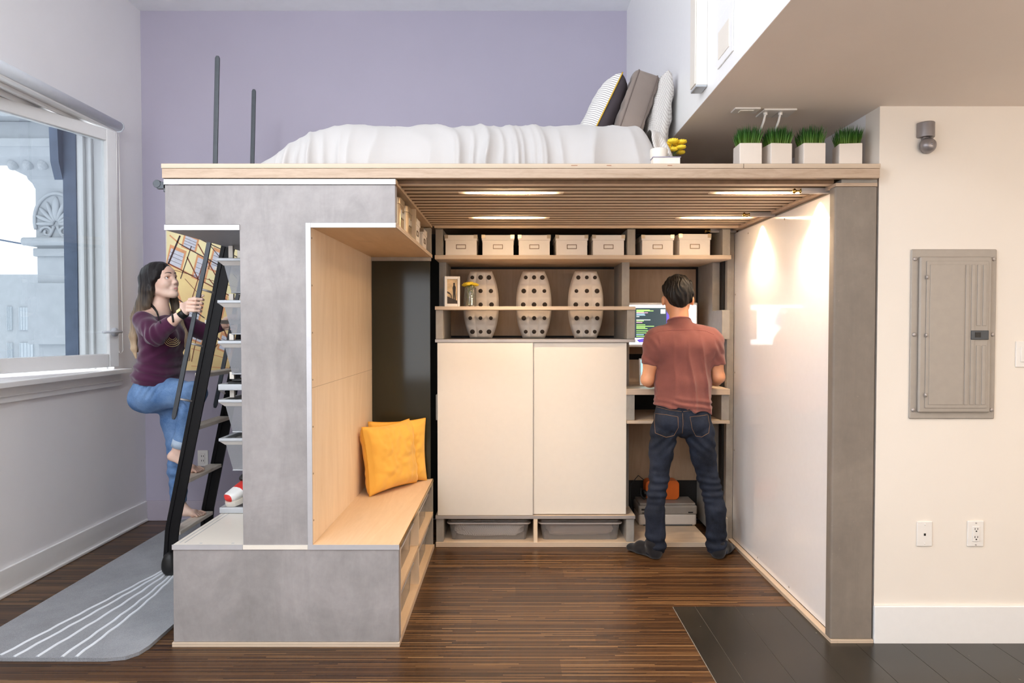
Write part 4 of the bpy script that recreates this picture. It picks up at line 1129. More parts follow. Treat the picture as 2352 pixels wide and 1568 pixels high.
def pl(p, q, w_, mi=6, lift=.0026):
    d = Vector((q[0] - p[0], q[1] - p[1])).normalized(); s = Vector((-d.y, d.x)) * w_ / 2
    quad([(p[0] - s.x, p[1] - s.y), (q[0] - s.x, q[1] - s.y), (q[0] + s.x, q[1] + s.y), (p[0] + s.x, p[1] + s.y)], mi, lift)
for (p, q, w_, mi) in (((414, 541), (387, 606), 4, 6), ((386, 604), (545, 688), 2.5, 7), ((413, 560), (545, 632), 2.2, 6), ((420, 530), (545, 590), 2, 6), ((440, 565), (415, 640), 2, 6), ((480, 560), (440, 690), 2, 7), ((400, 680), (470, 730), 2.2, 6),
                      ((430, 590), (455, 640), 2.5, 7), ((455, 560), (500, 640), 2.5, 7), ((390, 540), (413, 560), 3, 3), ((400, 620), (545, 660), 1.2, 7), ((420, 740), (545, 800), 2.5, 6), ((455, 760), (440, 830), 1.6, 7), ((480, 640), (545, 720), 2.2, 7),
                      ((510, 560), (490, 660), 2, 6), ((500, 720), (540, 820), 3, 7), ((440, 800), (545, 830), 1.6, 3), ((440, 840), (545, 846), 1.5, 3), ((470, 740), (505, 780), 2, 6), ((500, 790), (470, 830), 2, 7), ((425, 640), (470, 690), 1.2, 7), ((460, 535), (545, 640), 1.6, 6)):
    pl(p, q, w_, mi)
b.build('canvas', [m['white'], gold, yel, ora, rose, win, ink, brn], t)

# ---- library ladder
t = thing('library_ladder', 'black steel rolling ladder with pale wooden treads leaning on the loft', 'ladder', (-1.9, 4.0, 0))
def lx(z): return -1.898 + .2075 * (z - .266)      # centre line of the stile
sd = Vector((.2075, 0, 1)).normalized(); sn = Vector((1, 0, -.2075)).normalized()
for yc, s in ((3.80, -1), (4.235, 1)):
    b = MB()
    prof = [(-.037, .0), (-.037, -.011), (-.016, -.011), (-.016, -.005), (.030, -.005), (.030, -.011), (.037, -.011), (.037, .0)]
    vs = []; rows = [(.075, -1.915, Vector((1, 0, 0))), (.262, -1.9005, Vector((1, 0, -.10)).normalized()), (2.03, lx(2.03), sn)]
    for (z, xx, n_) in rows:
        for (a, d) in prof: vs.append(Vector((xx, yc, z)) + n_ * a + Vector((0, d - .002 if s < 0 else d + .013, 0)))
    k = len(prof); fs = [tuple(range(k)), tuple(range(2 * k, 3 * k))[::-1]]
    for r in range(2):
        for i in range(k): fs.append((r * k + i, r * k + (i + 1) % k, (r + 1) * k + (i + 1) % k, (r + 1) * k + i))
    if s < 0: pass
    b.add(vs, fs); st = b.build('stile', m['steel'], t)
    b = MB(); yw = yc - .012
    pr = [(-1.951, .075), (-1.951, .028), (-1.944, .012), (-1.93, .0195), (-1.90, .0195), (-1.872, .03), (-1.868, .075), (-1.872, .11), (-1.895, .128), (-1.925, .12)]
    b.lathe([(0, -.03), (.030, -.029), (.046, -.02), (.052, -.006), (.052, .006), (.046, .02), (.030, .029), (0, .03)], (-1.905, yw - .03 * (1 if s < 0 else -1), .0685), 26, 0, 'y'); b.v = [(-1.900 + (v[0] + 1.905) * .80, v[1], .0685 + (v[2] - .0685) * (1.0 if v[2] < .0685 else 1.5)) for v in b.v]
    b.build('wheel_cover', m['black'], st, smooth=True)
    b = MB(); b.obox((-1.545, yc, 2.022), (.03, 0, 0), (0, .007, 0), (0, 0, .012)); b.build('hook', m['steel'], st, bevel=.002)
for k in range(6):
    z = .247 + .2965 * k; xr = -1.862 + .0565 * k
    b = MB(); b.box(xr - .078, xr, 3.806, 4.229, z - .022, z); b.build('tread', m['tread'] if 'tread' in m else m.setdefault('tread', ply('pale tread', 'f4ecdf', 'y', 1.2)), t, bevel=.004)
def bar(path, wx, wy, n_=None):
    bb = MB(); P_ = [Vector(p) for p in path]; vs = []; fs = []
    for i, p in enumerate(P_):
        d = (P_[min(i + 1, len(P_) - 1)] - P_[max(i - 1, 0)]).normalized(); u = Vector((d.z, 0, -d.x))
        e = wx * (.55 if i in (0, len(P_) - 1) else 1)
        vs += [p + u * e + Vector((0, wy, 0)), p - u * e + Vector((0, wy, 0)), p - u * e - Vector((0, wy, 0)), p + u * e - Vector((0, wy, 0))]
    for i in range(len(P_) - 1):
        for k in range(4): fs.append((i * 4 + k, i * 4 + (k + 1) % 4, (i + 1) * 4 + (k + 1) % 4, (i + 1) * 4 + k))
    fs += [(3, 2, 1, 0), tuple(len(vs) - 4 + k for k in range(4))]
    return bb.add(vs, fs)
for yc, ys in ((3.75, 3.79), (4.275, 4.225)):
    path = [(-1.865, yc, .885), (-1.861, yc, .905), (-1.70, yc, 1.66), (-1.655, yc, 1.87), (-1.632, yc, 2.06), (-1.622, yc, 2.25), (-1.603, yc, 2.855), (-1.602, yc, 2.868)]
    hr = bar(path, .0125, .006).build('handrail', m['slate'], t, bevel=.003)
    for z in (1.0, 1.306, 1.603, 1.9):
        xa = -1.861 + .2132 * (z - .905); b = MB(); b.cyl((xa, yc, z), (lx(z - .02) - .03, ys, z - .02), .006, 10); b.build('standoff', m['alu'], hr, smooth=True)

# ---- objects in the shelving
def make_vase(label, xc, first=None):
    t = thing('perforated_vase', label, 'vase', (xc, 4.62, 1.3152), 'perforated vases behind the narrow shelf')
    H = .452; W = .120; DD = .055
    rows = [0, .19, .39, .59, .79, 1.0]
    def half(z):
        q = z / H; return W * (1 - 1.18 * abs(q - .5) ** 2.3 * 1.62) if True else W
    b = MB(); nu, nv = 48, 60; vs = []; fs = []
    cells = []
    for r in range(5):
        for c in range(3): cells.append(((c - 1), (r + .5) / 5))
    def surf(u, v):
        z = v * H; hw = half(z); 
        col = (u + 1) * 1.5; cu = col - math.floor(min(col, 2.999)) - .5
        row = v * 5; rv = row - math.floor(min(row, 4.999)) - .5
        dep = DD * (1 - .55 * abs(u) ** 2.6)
        vb = .315 - .035 * (1 - (2 * cu) ** 2); dep += .014 * sstep(vb - .012, vb + .012, v) * (1 - sstep(vb + .02, .46, v))
        bul = .014 * (1 - min(1, (cu * 2) ** 2)) * (1 - min(1, (rv * 2) ** 2))
        ridge = .004 * (1 - abs(rv) * 2) * ((int(min(row, 4.999)) % 2) * 2 - 1)
        edge = min(1, (1 - abs(u)) / .10) ** .5
        edge = min(edge, min(1, min(v, 1 - v) / .03 + .15) ** .5)
        return Vector((u * hw, -(dep + bul + ridge) * edge, z))
    for s in (1, -1):
        for i in range(nu + 1):
            for j in range(nv + 1):
                p = surf(-1 + 2 * i / nu, j / nv); vs.append((p.x, p.y * s, p.z))
        base = 0 if s == 1 else (nu + 1) * (nv + 1)
        for i in range(nu):
            for j in range(nv):
                f = (base + i * (nv + 1) + j, base + (i + 1) * (nv + 1) + j, base + (i + 1) * (nv + 1) + j + 1, base + i * (nv + 1) + j + 1)
                fs.append(f if s == 1 else f[::-1])
    b.add(vs, fs)
    me = b.build('body', m['ceramic'], t, local=True, smooth=True)
    rng = random.Random(int((xc + 1) * 1000))
    for r in range(5):
        for c in range(3):
            v = (r + .5) / 5; u = (c - 1) * .60
            p = surf(u, v); rad = rng.choice((.0125, .014, .0155))
            e_ = .01; nn = (surf(u + e_, v) - surf(u - e_, v)).cross(surf(u, v + e_) - surf(u, v - e_)).normalized()
            if nn.y > 0: nn = -nn
            b = MB(); b.cyl(p - nn * .004, p + nn * .0035, rad, 20)
            b.build('hole', m['dark'], t, local=True, smooth=True)
    return t
make_vase('perforated white ceramic vase behind the flower jar', -.209)
make_vase('perforated white ceramic vase, the middle one behind the narrow shelf', .147)
make_vase('perforated white ceramic vase nearest the concrete rib and monitor', .498)
t = thing('photo_frame', 'white framed photo of a standing silhouette on the narrow shelf', 'photo frame', (-.39, 4.36, 1.522))
b = MB()
for (x0, x1, z0, z1) in ((-.432, -.416, 1.5225, 1.714), (-.350, -.334, 1.5225, 1.714), (-.416, -.350, 1.5225, 1.540), (-.416, -.350, 1.696, 1.714)): b.box(x0, x1, 4.34, 4.40, z0, z1)
b.build('frame', m['whiteplastic'], t, bevel=.002)
sky = plain('print sky', 'c9b08a', .6, var=.35, scale=22); inkp = plain('print silhouette', '231a14', .6); hillp = plain('print hill', '3a2c22', .6)
b = MB(); b.box(-.416, -.350, 4.347, 4.36, 1.54, 1.696)
def pp(pts, mi, l=.0005): b.add([(x, 4.347 - l, z) for x, z in pts], [tuple(range(len(pts)))], mi)
pp([(-.4155, 1.541), (-.3505, 1.541), (-.3505, 1.56), (-.38, 1.572), (-.4155, 1.588)], 2)
pp([(-.4155, 1.62), (-.40, 1.612), (-.39, 1.60), (-.383, 1.575), (-.387, 1.575), (-.395, 1.597), (-.4155, 1.608)], 2, .0007)
pp([(-.378, 1.552), (-.372, 1.552), (-.370, 1.60), (-.367, 1.552), (-.360, 1.552), (-.362, 1.61), (-.360, 1.645), (-.366, 1.659), (-.376, 1.659), (-.381, 1.64), (-.378, 1.61)], 1, .001)
pp([(-.371 + .006 * math.cos(a), 1.666 + .008 * math.sin(a)) for a in np.linspace(0, 2 * PI, 13)[:-1]], 1, .001)
b.build('photo', [sky, inkp, hillp], t); t.rotation_euler.z = .22
t = thing('flower_jar', 'glass jar of yellow flowers beside the white photo frame', 'vase of flowers', (-.268, 4.395, 1.5222))
b = MB(); b.lathe([(0, 0), (.036, 0), (.0385, .004), (.0385, .118), (.036, .124), (.0345, .122), (.0350, .010), (0, .008)], (-.268, 4.395, 1.5224), 28); b.build('jar', m['jar'], t, smooth=True)
b = MB(); b.lathe([(0, 0), (.0335, 0), (.0335, .045), (0, .045)], (-.268, 4.395, 1.533), 24); b.build('water', thin_glass('water', (.72, .74, .52), .04, .02, .22, '6a6a35'), t)
for i in range(10):
    a = i * 2.4; q = .040 * math.sqrt(i / 10); p = Vector((-.268 + q * math.cos(a), 4.395 + q * math.sin(a), 1.674 - 9 * q * q))
    b = MB(); yarrow(b, p, .021, 40 + i); f = b.build('flower', m['petal'], t, smooth=True)
    b = MB(); b.tube([p, (-.268 + .02 * math.cos(a + 2), 4.395 + .02 * math.sin(a + 2), 1.60), (-.268 + .025 * math.cos(a + 3), 4.395 + .025 * math.sin(a + 3), 1.537)], .0022, 5); b.build('stem', m['stem'], f, smooth=True)
# monitor
t = thing('monitor', 'wide white framed monitor showing code on the standing desk', 'monitor', (1.02, 4.66, 1.002))
b = MB(); b.box(.779, 1.256, 4.625, 4.652, 1.256, 1.557); b.build('casing', m['whiteplastic'], t, bevel=.006)
scr = glow('screen white', 'f4f6ff', 1.15); sdark = glow('screen editor', '33444c', .55); sg = glow('screen green text', 'a8e878', .8); sp_ = glow('screen pink text', 'f0a8c0', .8); sb = glow('screen blue text', 'a8d4f0', .8); sv = glow('screen violet', '5a4ab0', .8); swt = glow('screen pale', 'd8e0e0', .8)
b = MB(); SY = 4.6235
def sq(x0, x1, z0, z1, mi, l=0): b.box(x0, x1, SY - .0004 - l, SY + .001, z0, z1, mi)
sq(.787, 1.246, 1.274, 1.540, 0)
sq(.787, 1.045, 1.318, 1.521, 1, .0004)
rows_ = [(1.507, .09, 2), (1.501, .115, 2), (1.494, .05, 2), (1.488, .078, 3), (1.480, .055, 4), (1.472, .060, 4), (1.462, .02, 6), (1.44, .095, 6), (1.433, .05, 2), (1.423, .04, 3), (1.407, .06, 2), (1.397, .12, 2), (1.389, .06, 2), (1.381, .075, 2), (1.366, .08, 2), (1.352, .07, 2), (1.340, .05, 4), (1.329, .09, 2)]
for (z, w_, mi) in rows_: sq(.842, .842 + w_, z - .0022, z + .0022, mi, .0008)
sq(1.006, 1.038, 1.482, 1.512, 6, .0008)
b.add([(x, SY - .0006, z) for x, z in ((1.045, 1.521), (1.075, 1.47), (1.09, 1.42), (1.05, 1.39), (1.045, 1.40))], [(0, 1, 2, 3, 4)], 5)
b.add([(x, SY - .0006, z) for x, z in ((.845, 1.305), (.90, 1.318), (.96, 1.318), (.93, 1.290), (.86, 1.288))], [(0, 1, 2, 3, 4)], 5)
b.build('screen', [scr, sdark, sg, sp_, sb, sv, swt], t)
b = MB(); b.box(.96, 1.08, 4.66, 4.675, 1.01, 1.36); b.box(.93, 1.11, 4.59, 4.78, 1.0025, 1.010); b.build('stand', m['silver'], t, bevel=.003)
t = thing('tablet', 'pale blue lit tablet standing on the desk in front of the man', 'tablet', (.96, 4.50, 1.0025))
b = MB(); c = Vector((.965, 4.515, 1.095)); ez = Vector((0, .22, 1)).normalized(); ey = Vector((0, 1, -.22)).normalized()
b.obox(c, (.122, 0, 0), ey * .004, ez * .090); b.build('casing', m['whiteplastic'], t, bevel=.003)
b = MB(); b.obox(c - ey * .0045, (.110, 0, 0), ey * .0006, ez * .080); b.build('screen', glow('tablet glow', '8fd4e8', .9), t)
b = MB(); b.obox((.965, 4.53, 1.012), (.09, 0, 0), (0, .045, 0), (0, 0, .009)); b.build('stand', m['whiteplastic'], t, bevel=.003)
t = thing('keyboard', "flat white keyboard on the desk under the man's hands", 'keyboard', (1.10, 4.40, 1.0025))
b = MB(); b.box(.985, 1.245, 4.355, 4.465, 1.0025, 1.009); b.build('base', m['silver'], t, bevel=.002)
b = MB()
for r in range(5):
    for c_ in range(13): b.box(.99 + c_ * .0194, .99 + c_ * .0194 + .016, 4.36 + r * .0205, 4.36 + r * .0205 + .017, 1.009, 1.0115)
b.build('keys', m['whiteplastic'], t)
# printer and orange machine below the desk
t = thing('printer', 'grey and white desktop printer on the base shelf behind the man', 'printer', (1.065, 4.75, .0303))
pg = plain('printer grey', '8f8880', .45, var=.03); pw_ = plain('printer white', 'cfc6bc', .4, var=.02)
b = MB(); b.box(.868, 1.266, 4.645, 4.842, .0305, .118); b.build('lower_body', pw_, t, bevel=.018, seg=4)
b = MB(); b.box(.865, 1.268, 4.640, 4.842, .106, .172); b.build('upper_body', pg, t, bevel=.014, seg=4)
b = MB(); b.box(.875, 1.258, 4.650, 4.840, .170, .186); b.build('lid', pg, t, bevel=.006)
b = MB(); b.box(1.205, 1.238, 4.638, 4.645, .122, .129); b.box(.885, .925, 4.638, 4.645, .138, .150); b.box(.89, .925, 4.638, 4.645, .118, .124); b.build('slots', m['black'], t)
b = MB(); b.box(.90, 1.235, 4.6435, 4.65, .034, .040); b.build('tray_slot', m['slate'], t)
t = thing('orange_machine', 'orange rounded case with a black hose on top of the printer', 'case', (1.05, 4.78, .186))
b = MB(); b.prism([(x + 1.05, z + .254) for x, z in rrect(.235, .134, .03)], 'y', 4.735, 4.835); b.build('case', plain('orange plastic', 'd2631a', .4, var=.03), t, bevel=.006, seg=3)
b = MB(); b.tube([(.933 + .0, 4.75, .24), (.90, 4.74, .265), (.895, 4.73, .225), (.92, 4.73, .195), (.935, 4.735, .215)], .007, 8); b.cyl((.918, 4.733, .235), (.934, 4.738, .238), .02, 14); b.build('hose', m['black'], t, smooth=True)
tag(MB().tube([(.955, 4.838, .29), (.90, 4.84, .335), (.845, 4.838, .27), (.835, 4.80, .19), (.845, 4.78, .08), (.84, 4.77, .036)], .003, 6).build('cable', m['black'], smooth=True), 'thin black cord looping down beside the printer', 'cord')
# ================================================================ people: continuous surfaces grown from distance fields
from mathutils.bvhtree import BVHTree
_rng = np.random.RandomState(5)
_LAT = _rng.rand(24, 24, 24).astype(np.float32)
def vnoise(x, y, z):
    xi, yi, zi = np.floor(x).astype(int), np.floor(y).astype(int), np.floor(z).astype(int)
    fx, fy, fz = x - xi, y - yi, z - zi
    fx, fy, fz = [f * f * (3 - 2 * f) for f in (fx, fy, fz)]
    r = 0
    for dx in (0, 1):
        for dy in (0, 1):
            for dz in (0, 1):
                r = r + _LAT[(xi + dx) % 24, (yi + dy) % 24, (zi + dz) % 24] * (fx if dx else 1 - fx) * (fy if dy else 1 - fy) * (fz if dz else 1 - fz)
    return r * 2 - 1

class SDF:
    def __init__(s, lo, hi, h):
        s.lo = np.array(lo, dtype=np.float32); s.h = h
        s.n = [int((b - a) / h) + 1 for a, b in zip(lo, hi)]
        s.ax = [(lo[i] + h * np.arange(s.n[i])).astype(np.float32) for i in range(3)]
        s.a = np.full(s.n, .25, np.float32)
    def blank(s):
        o = SDF.__new__(SDF); o.lo, o.h, o.n, o.ax = s.lo, s.h, s.n, s.ax; o.a = np.full(s.n, .25, np.float32); return o
    def sub(s, lo, hi):
        sl = []
        for i in range(3):
            a = max(0, int((lo[i] - s.lo[i]) / s.h)); c = min(s.n[i], int((hi[i] - s.lo[i]) / s.h) + 2)
            if c <= a: return None, None
            sl.append(slice(a, c))
        X = s.ax[0][sl[0]][:, None, None]; Y = s.ax[1][sl[1]][None, :, None]; Z = s.ax[2][sl[2]][None, None, :]
        return tuple(sl), (X, Y, Z)
    def put(s, sl, d, k, op):
        a = s.a[sl]
        if op == 'u':
            if k > 0:
                q = np.clip(.5 + .5 * (a - d) / k, 0, 1); s.a[sl] = a + (d - a) * q - k * q * (1 - q)
            else: s.a[sl] = np.minimum(a, d)
        else:
            d = -d
            if k > 0:
                q = np.clip(.5 - .5 * (a - d) / k, 0, 1); s.a[sl] = a + (d - a) * q + k * q * (1 - q)
            else: s.a[sl] = np.maximum(a, d)
    def ecap(s, p, q, rp, rq, k=.02, U=None, op='u'):
        """tapered capsule from p to q; radii may be (along U, across U)"""
        p, q = Vector(p), Vector(q); L = (q - p).length; A = (q - p) / L
        if not isinstance(rp, (tuple, list)): rp = (rp, rp)
        if not isinstance(rq, (tuple, list)): rq = (rq, rq)
        U = Vector(U) if U is not None else (Vector((1, 0, 0)) if abs(A.x) < .8 else Vector((0, 1, 0)))
        U = (U - A * U.dot(A)).normalized(); V = A.cross(U)
        R = max(rp + rq) if isinstance(rp, tuple) else max(list(rp) + list(rq)); R += 2 * k + 4 * s.h
        lo = [min(p[i], q[i]) - R for i in range(3)]; hi = [max(p[i], q[i]) + R for i in range(3)]
        sl, P = s.sub(lo, hi)
        if sl is None: return s
        X, Y, Z = P[0] - p.x, P[1] - p.y, P[2] - p.z
        w = X * A.x + Y * A.y + Z * A.z; t = np.clip(w / L, 0, 1); w = w - t * L
        u = X * U.x + Y * U.y + Z * U.z; v = X * V.x + Y * V.y + Z * V.z
        a = rp[0] + (rq[0] - rp[0]) * t; b = rp[1] + (rq[1] - rp[1]) * t
        if rp[0] == rp[1] and rq[0] == rq[1]: d = np.sqrt(u * u + v * v + w * w) - a
        else:
            c = np.minimum(a, b)
            k0 = np.sqrt((u / a) ** 2 + (v / b) ** 2 + (w / c) ** 2); k1 = np.sqrt((u / a ** 2) ** 2 + (v / b ** 2) ** 2 + (w / c ** 2) ** 2) + 1e-6
            d = k0 * (k0 - 1) / k1
        s.put(sl, d, k, op); return s
    def chain(s, pts, k=.02, U=None):
        for (p, rp), (q, rq) in zip(pts[:-1], pts[1:]): s.ecap(p, q, rp, rq, k, U)
        return s
    def ell(s, c, r, k=.02, axes=None, op='u'):
        c = Vector(c); R = max(r) + 2 * k + 4 * s.h
        sl, P = s.sub([c[i] - R for i in range(3)], [c[i] + R for i in range(3)])
        if sl is None: return s
        X, Y, Z = P[0] - c.x, P[1] - c.y, P[2] - c.z
        ax = axes or (Vector((1, 0, 0)), Vector((0, 1, 0)), Vector((0, 0, 1)))
        u, v, w = [X * e.x + Y * e.y + Z * e.z for e in ax]
        k0 = np.sqrt((u / r[0]) ** 2 + (v / r[1]) ** 2 + (w / r[2]) ** 2); k1 = np.sqrt((u / r[0] ** 2) ** 2 + (v / r[1] ** 2) ** 2 + (w / r[2] ** 2) ** 2) + 1e-6
        s.put(sl, k0 * (k0 - 1) / k1, k, op); return s
    def cut(s, p, n, k=.004):
        """keep only the side of the plane the normal points away from"""
        n = Vector(n).normalized(); p = Vector(p)
        d = (s.ax[0][:, None, None] - p.x) * n.x + (s.ax[1][None, :, None] - p.y) * n.y + (s.ax[2][None, None, :] - p.z) * n.z
        q = np.clip(.5 - .5 * (s.a - d) / k, 0, 1); s.a = s.a + (d - s.a) * q + k * q * (1 - q); s.a = s.a.astype(np.float32); return s
    def merge(s, o, k=.01):
        q = np.clip(.5 + .5 * (s.a - o.a) / k, 0, 1); s.a = (s.a + (o.a - s.a) * q - k * q * (1 - q)).astype(np.float32); return s
    def wrinkle(s, fn, band=.03):
        I = np.nonzero(np.abs(s.a) < band)
        x, y, z = s.ax[0][I[0]], s.ax[1][I[1]], s.ax[2][I[2]]
        s.a[I] -= fn(x, y, z).astype(np.float32); return s
    def mesh(s, name, mats, parent, region=None):
        a = s.a; neg = a < 0; nx, ny, nz_ = a.shape
        lo_ = [max(0, int(q.min()) - 2) for q in np.nonzero(neg)]; hi_ = [min(n, int(q.max()) + 3) for n, q in zip(a.shape, np.nonzero(neg))]
        a = a[lo_[0]:hi_[0], lo_[1]:hi_[1], lo_[2]:hi_[2]]; neg = a < 0; nx, ny, nz_ = a.shape
        cnt = np.zeros((nx - 1, ny - 1, nz_ - 1), np.int8); offs = [(i, j, k) for i in (0, 1) for j in (0, 1) for k in (0, 1)]
        for (i, j, k) in offs: cnt += neg[i:nx - 1 + i, j:ny - 1 + j, k:nz_ - 1 + k]
        act = (cnt > 0) & (cnt < 8); ijk = np.argwhere(act); idx = np.full(act.shape, -1, np.int32); idx[act] = np.arange(len(ijk))
        acc = np.zeros((len(ijk), 3)); num = np.zeros(len(ijk))
        for p in offs:
            for ax in range(3):
                if p[ax]: continue
                q = list(p); q[ax] = 1
                va = a[ijk[:, 0] + p[0], ijk[:, 1] + p[1], ijk[:, 2] + p[2]]; vb = a[ijk[:, 0] + q[0], ijk[:, 1] + q[1], ijk[:, 2] + q[2]]
                mk = (va < 0) != (vb < 0); t = np.where(mk, va / np.where(mk, va - vb, 1), 0)
                pt = np.array(p, float)[None, :].repeat(len(ijk), 0); pt[:, ax] += t
                acc[mk] += pt[mk]; num[mk] += 1
        V = (ijk + acc / num[:, None] + np.array(lo_)) * s.h + s.lo
        Q = []
        for ax in range(3):
            b1, b2 = (ax + 1) % 3, (ax + 2) % 3
            A = np.moveaxis(neg, ax, 0); ch = A[:-1] != A[1:]
            ch = np.moveaxis(ch, 0, ax); e = np.argwhere(ch); e = e[(e[:, b1] > 0) & (e[:, b2] > 0) & (e[:, b1] < a.shape[b1] - 1) & (e[:, b2] < a.shape[b2] - 1)]
            def cell(d1, d2):
                c = e.copy(); c[:, b1] -= d1; c[:, b2] -= d2; return idx[c[:, 0], c[:, 1], c[:, 2]]
            q = np.stack([cell(1, 1), cell(0, 1), cell(0, 0), cell(1, 0)], 1)
            fl = neg[e[:, 0], e[:, 1], e[:, 2]]
            q[~fl] = q[~fl][:, ::-1]; Q.append(q)
        Q = np.concatenate(Q); org = WL[parent.name]
        me = bpy.data.meshes.new(name)
        me.vertices.add(len(V)); me.vertices.foreach_set('co', (V - np.array(org)).astype(np.float32).ravel())
        me.loops.add(len(Q) * 4); me.loops.foreach_set('vertex_index', Q.astype(np.int32).ravel())
        me.polygons.add(len(Q)); me.polygons.foreach_set('loop_start', np.arange(0, len(Q) * 4, 4, dtype=np.int32))
        if not isinstance(mats, (list, tuple)): mats = [mats]
        for q in mats: me.materials.append(q)
        if region is not None: me.polygons.foreach_set('material_index', region(V[Q].mean(1)).astype(np.int32))
        me.update(calc_edges=True); me.polygons.foreach_set('use_smooth', [True] * len(Q))
        o = bpy.data.objects.new(name, me); COL.objects.link(o); o.parent = parent; WL[o.name] = org
        s.V, s.Q = V, Q
        sm = o.modifiers.new('sm', 'SMOOTH'); sm.factor = .5; sm.iterations = 2
        return o
    def bvh(s): return BVHTree.FromPolygons([tuple(v) for v in s.V], [tuple(q) for q in s.Q])

def skin_mat(name, c, c2):
    t = NT(name)
    n = t.noise(9, detail=3)
    col = t.ramp(n, [(.3, S(c2)), (.65, S(c))])
    t.bump(t.noise(240, detail=2), .06, .001)
    t.set(col, .45, 0, .4, sub=.12)
    t.b.inputs['Subsurface Radius'].default_value = (.012, .005, .003); t.b.inputs['Subsurface Scale'].default_value = .6
    return t.m
def hair_mat(name, dark, light, z0, z1, scale=(90, 90, 5)):
    """roots dark, ends light along the height of the hair"""
    t = NT(name); p = t.new('ShaderNodeNewGeometry').outputs['Position']
    z = t.xyz(p)[2]; f = t.math('DIVIDE', t.math('SUBTRACT', z0, z), z0 - z1, clamp=True)
    st = t.noise(1, t.mapping(scale, src=p), 4, .6)
    f = t.math('ADD', f, t.math('MULTIPLY', t.math('SUBTRACT', st, .5), .9), clamp=True)
    col = t.ramp(f, [(.15, S(dark)), (.55, tuple(a * .72 + b * .28 for a, b in zip(S(dark), S(light)))), (1, S(light))])
    t.bump(st, .5, .004)
    return t.set(col, .5, 0, .3)
def denim(name, c, fade, z=None):
    t = NT(name); n = t.noise(7, detail=4, rough=.6); w = t.noise(1, t.mapping((420, 420, 130)), 2)
    f = t.math('ADD', t.math('MULTIPLY', n, .75), t.math('MULTIPLY', w, .25))
    col = t.ramp(f, [(.34, S(c)), (.68, S(fade))])
    t.bump(w, .2, .002)
    return t.set(col, .85, 0, .2)

def head(sd, C, f, u, sc=1.0):
    """skull, jaw, nose, lips, ears in a head frame; f = facing, u = crown"""
    f = Vector(f).normalized(); u = Vector(u); u = (u - f * u.dot(f)).normalized(); s_ = u.cross(f)
    A = (f, s_, u)
    def P(a, b, c): return Vector(C) + (f * a + s_ * b + u * c) * sc
    def E(a, b, c, r, k=.015, op='u'): sd.ell(P(a, b, c), tuple(q * sc for q in r), k * sc, A, op)
    def Cp(p, q, r1, r2, k=.012, op='u'): sd.ecap(P(*p), P(*q), r1 * sc, r2 * sc, k * sc, None, op)
    E(-.006, 0, .018, (.094, .074, .084), 0); E(.030, 0, -.030, (.062, .061, .076), .03); E(.046, 0, .032, (.046, .056, .046), .03)
    for q in (-1, 1):
        Cp((.0, q * .052, -.062), (.062, q * .020, -.098), .017, .017, .03)
        E(.056, q * .036, -.030, (.030, .025, .026), .02)
        E(.084, q * .031, .002, (.012, .019, .0105), .010, 's')
        E(.0765, q * .031, .0112, (.0125, .020, .0066), .010)
        E(-.004, q * .074, -.016, (.020, .008, .030), .010); E(.001, q * .082, -.014, (.010, .006, .018), .006, 's')
        E(.099, q * .0095, -.036, (.0085, .0075, .007), .007)
    E(.078, 0, -.100, (.019, .021, .017), .02)
    Cp((.086, 0, .006), (.102, 0, -.028), .0070, .0088, .014); E(.1035, 0, -.032, (.0085, .0095, .008), .008)
    E(.086, 0, -.064, (.014, .026, .018), .014)
    for q in (-1, 1):
        Cp((.0985, q * .004, -.0612), (.0895, q * .022, -.0655), .0048, .0028, .004); Cp((.0972, 0, -.0712), (.0885, q * .020, -.0675), .0060, .0028, .005)
        Cp((.1035, 0, -.0662), (.092, q * .024, -.0665), .0013, .0013, .002, 's')
        E(.1015, q * .0065, -.0405, (.004, .003, .003), .002, 's')
    return P, A
def in_ell(V, c, A, r):
    d = V - np.array(c); return sum(((d @ np.array(e)) / q) ** 2 for e, q in zip(A, r)) < 1

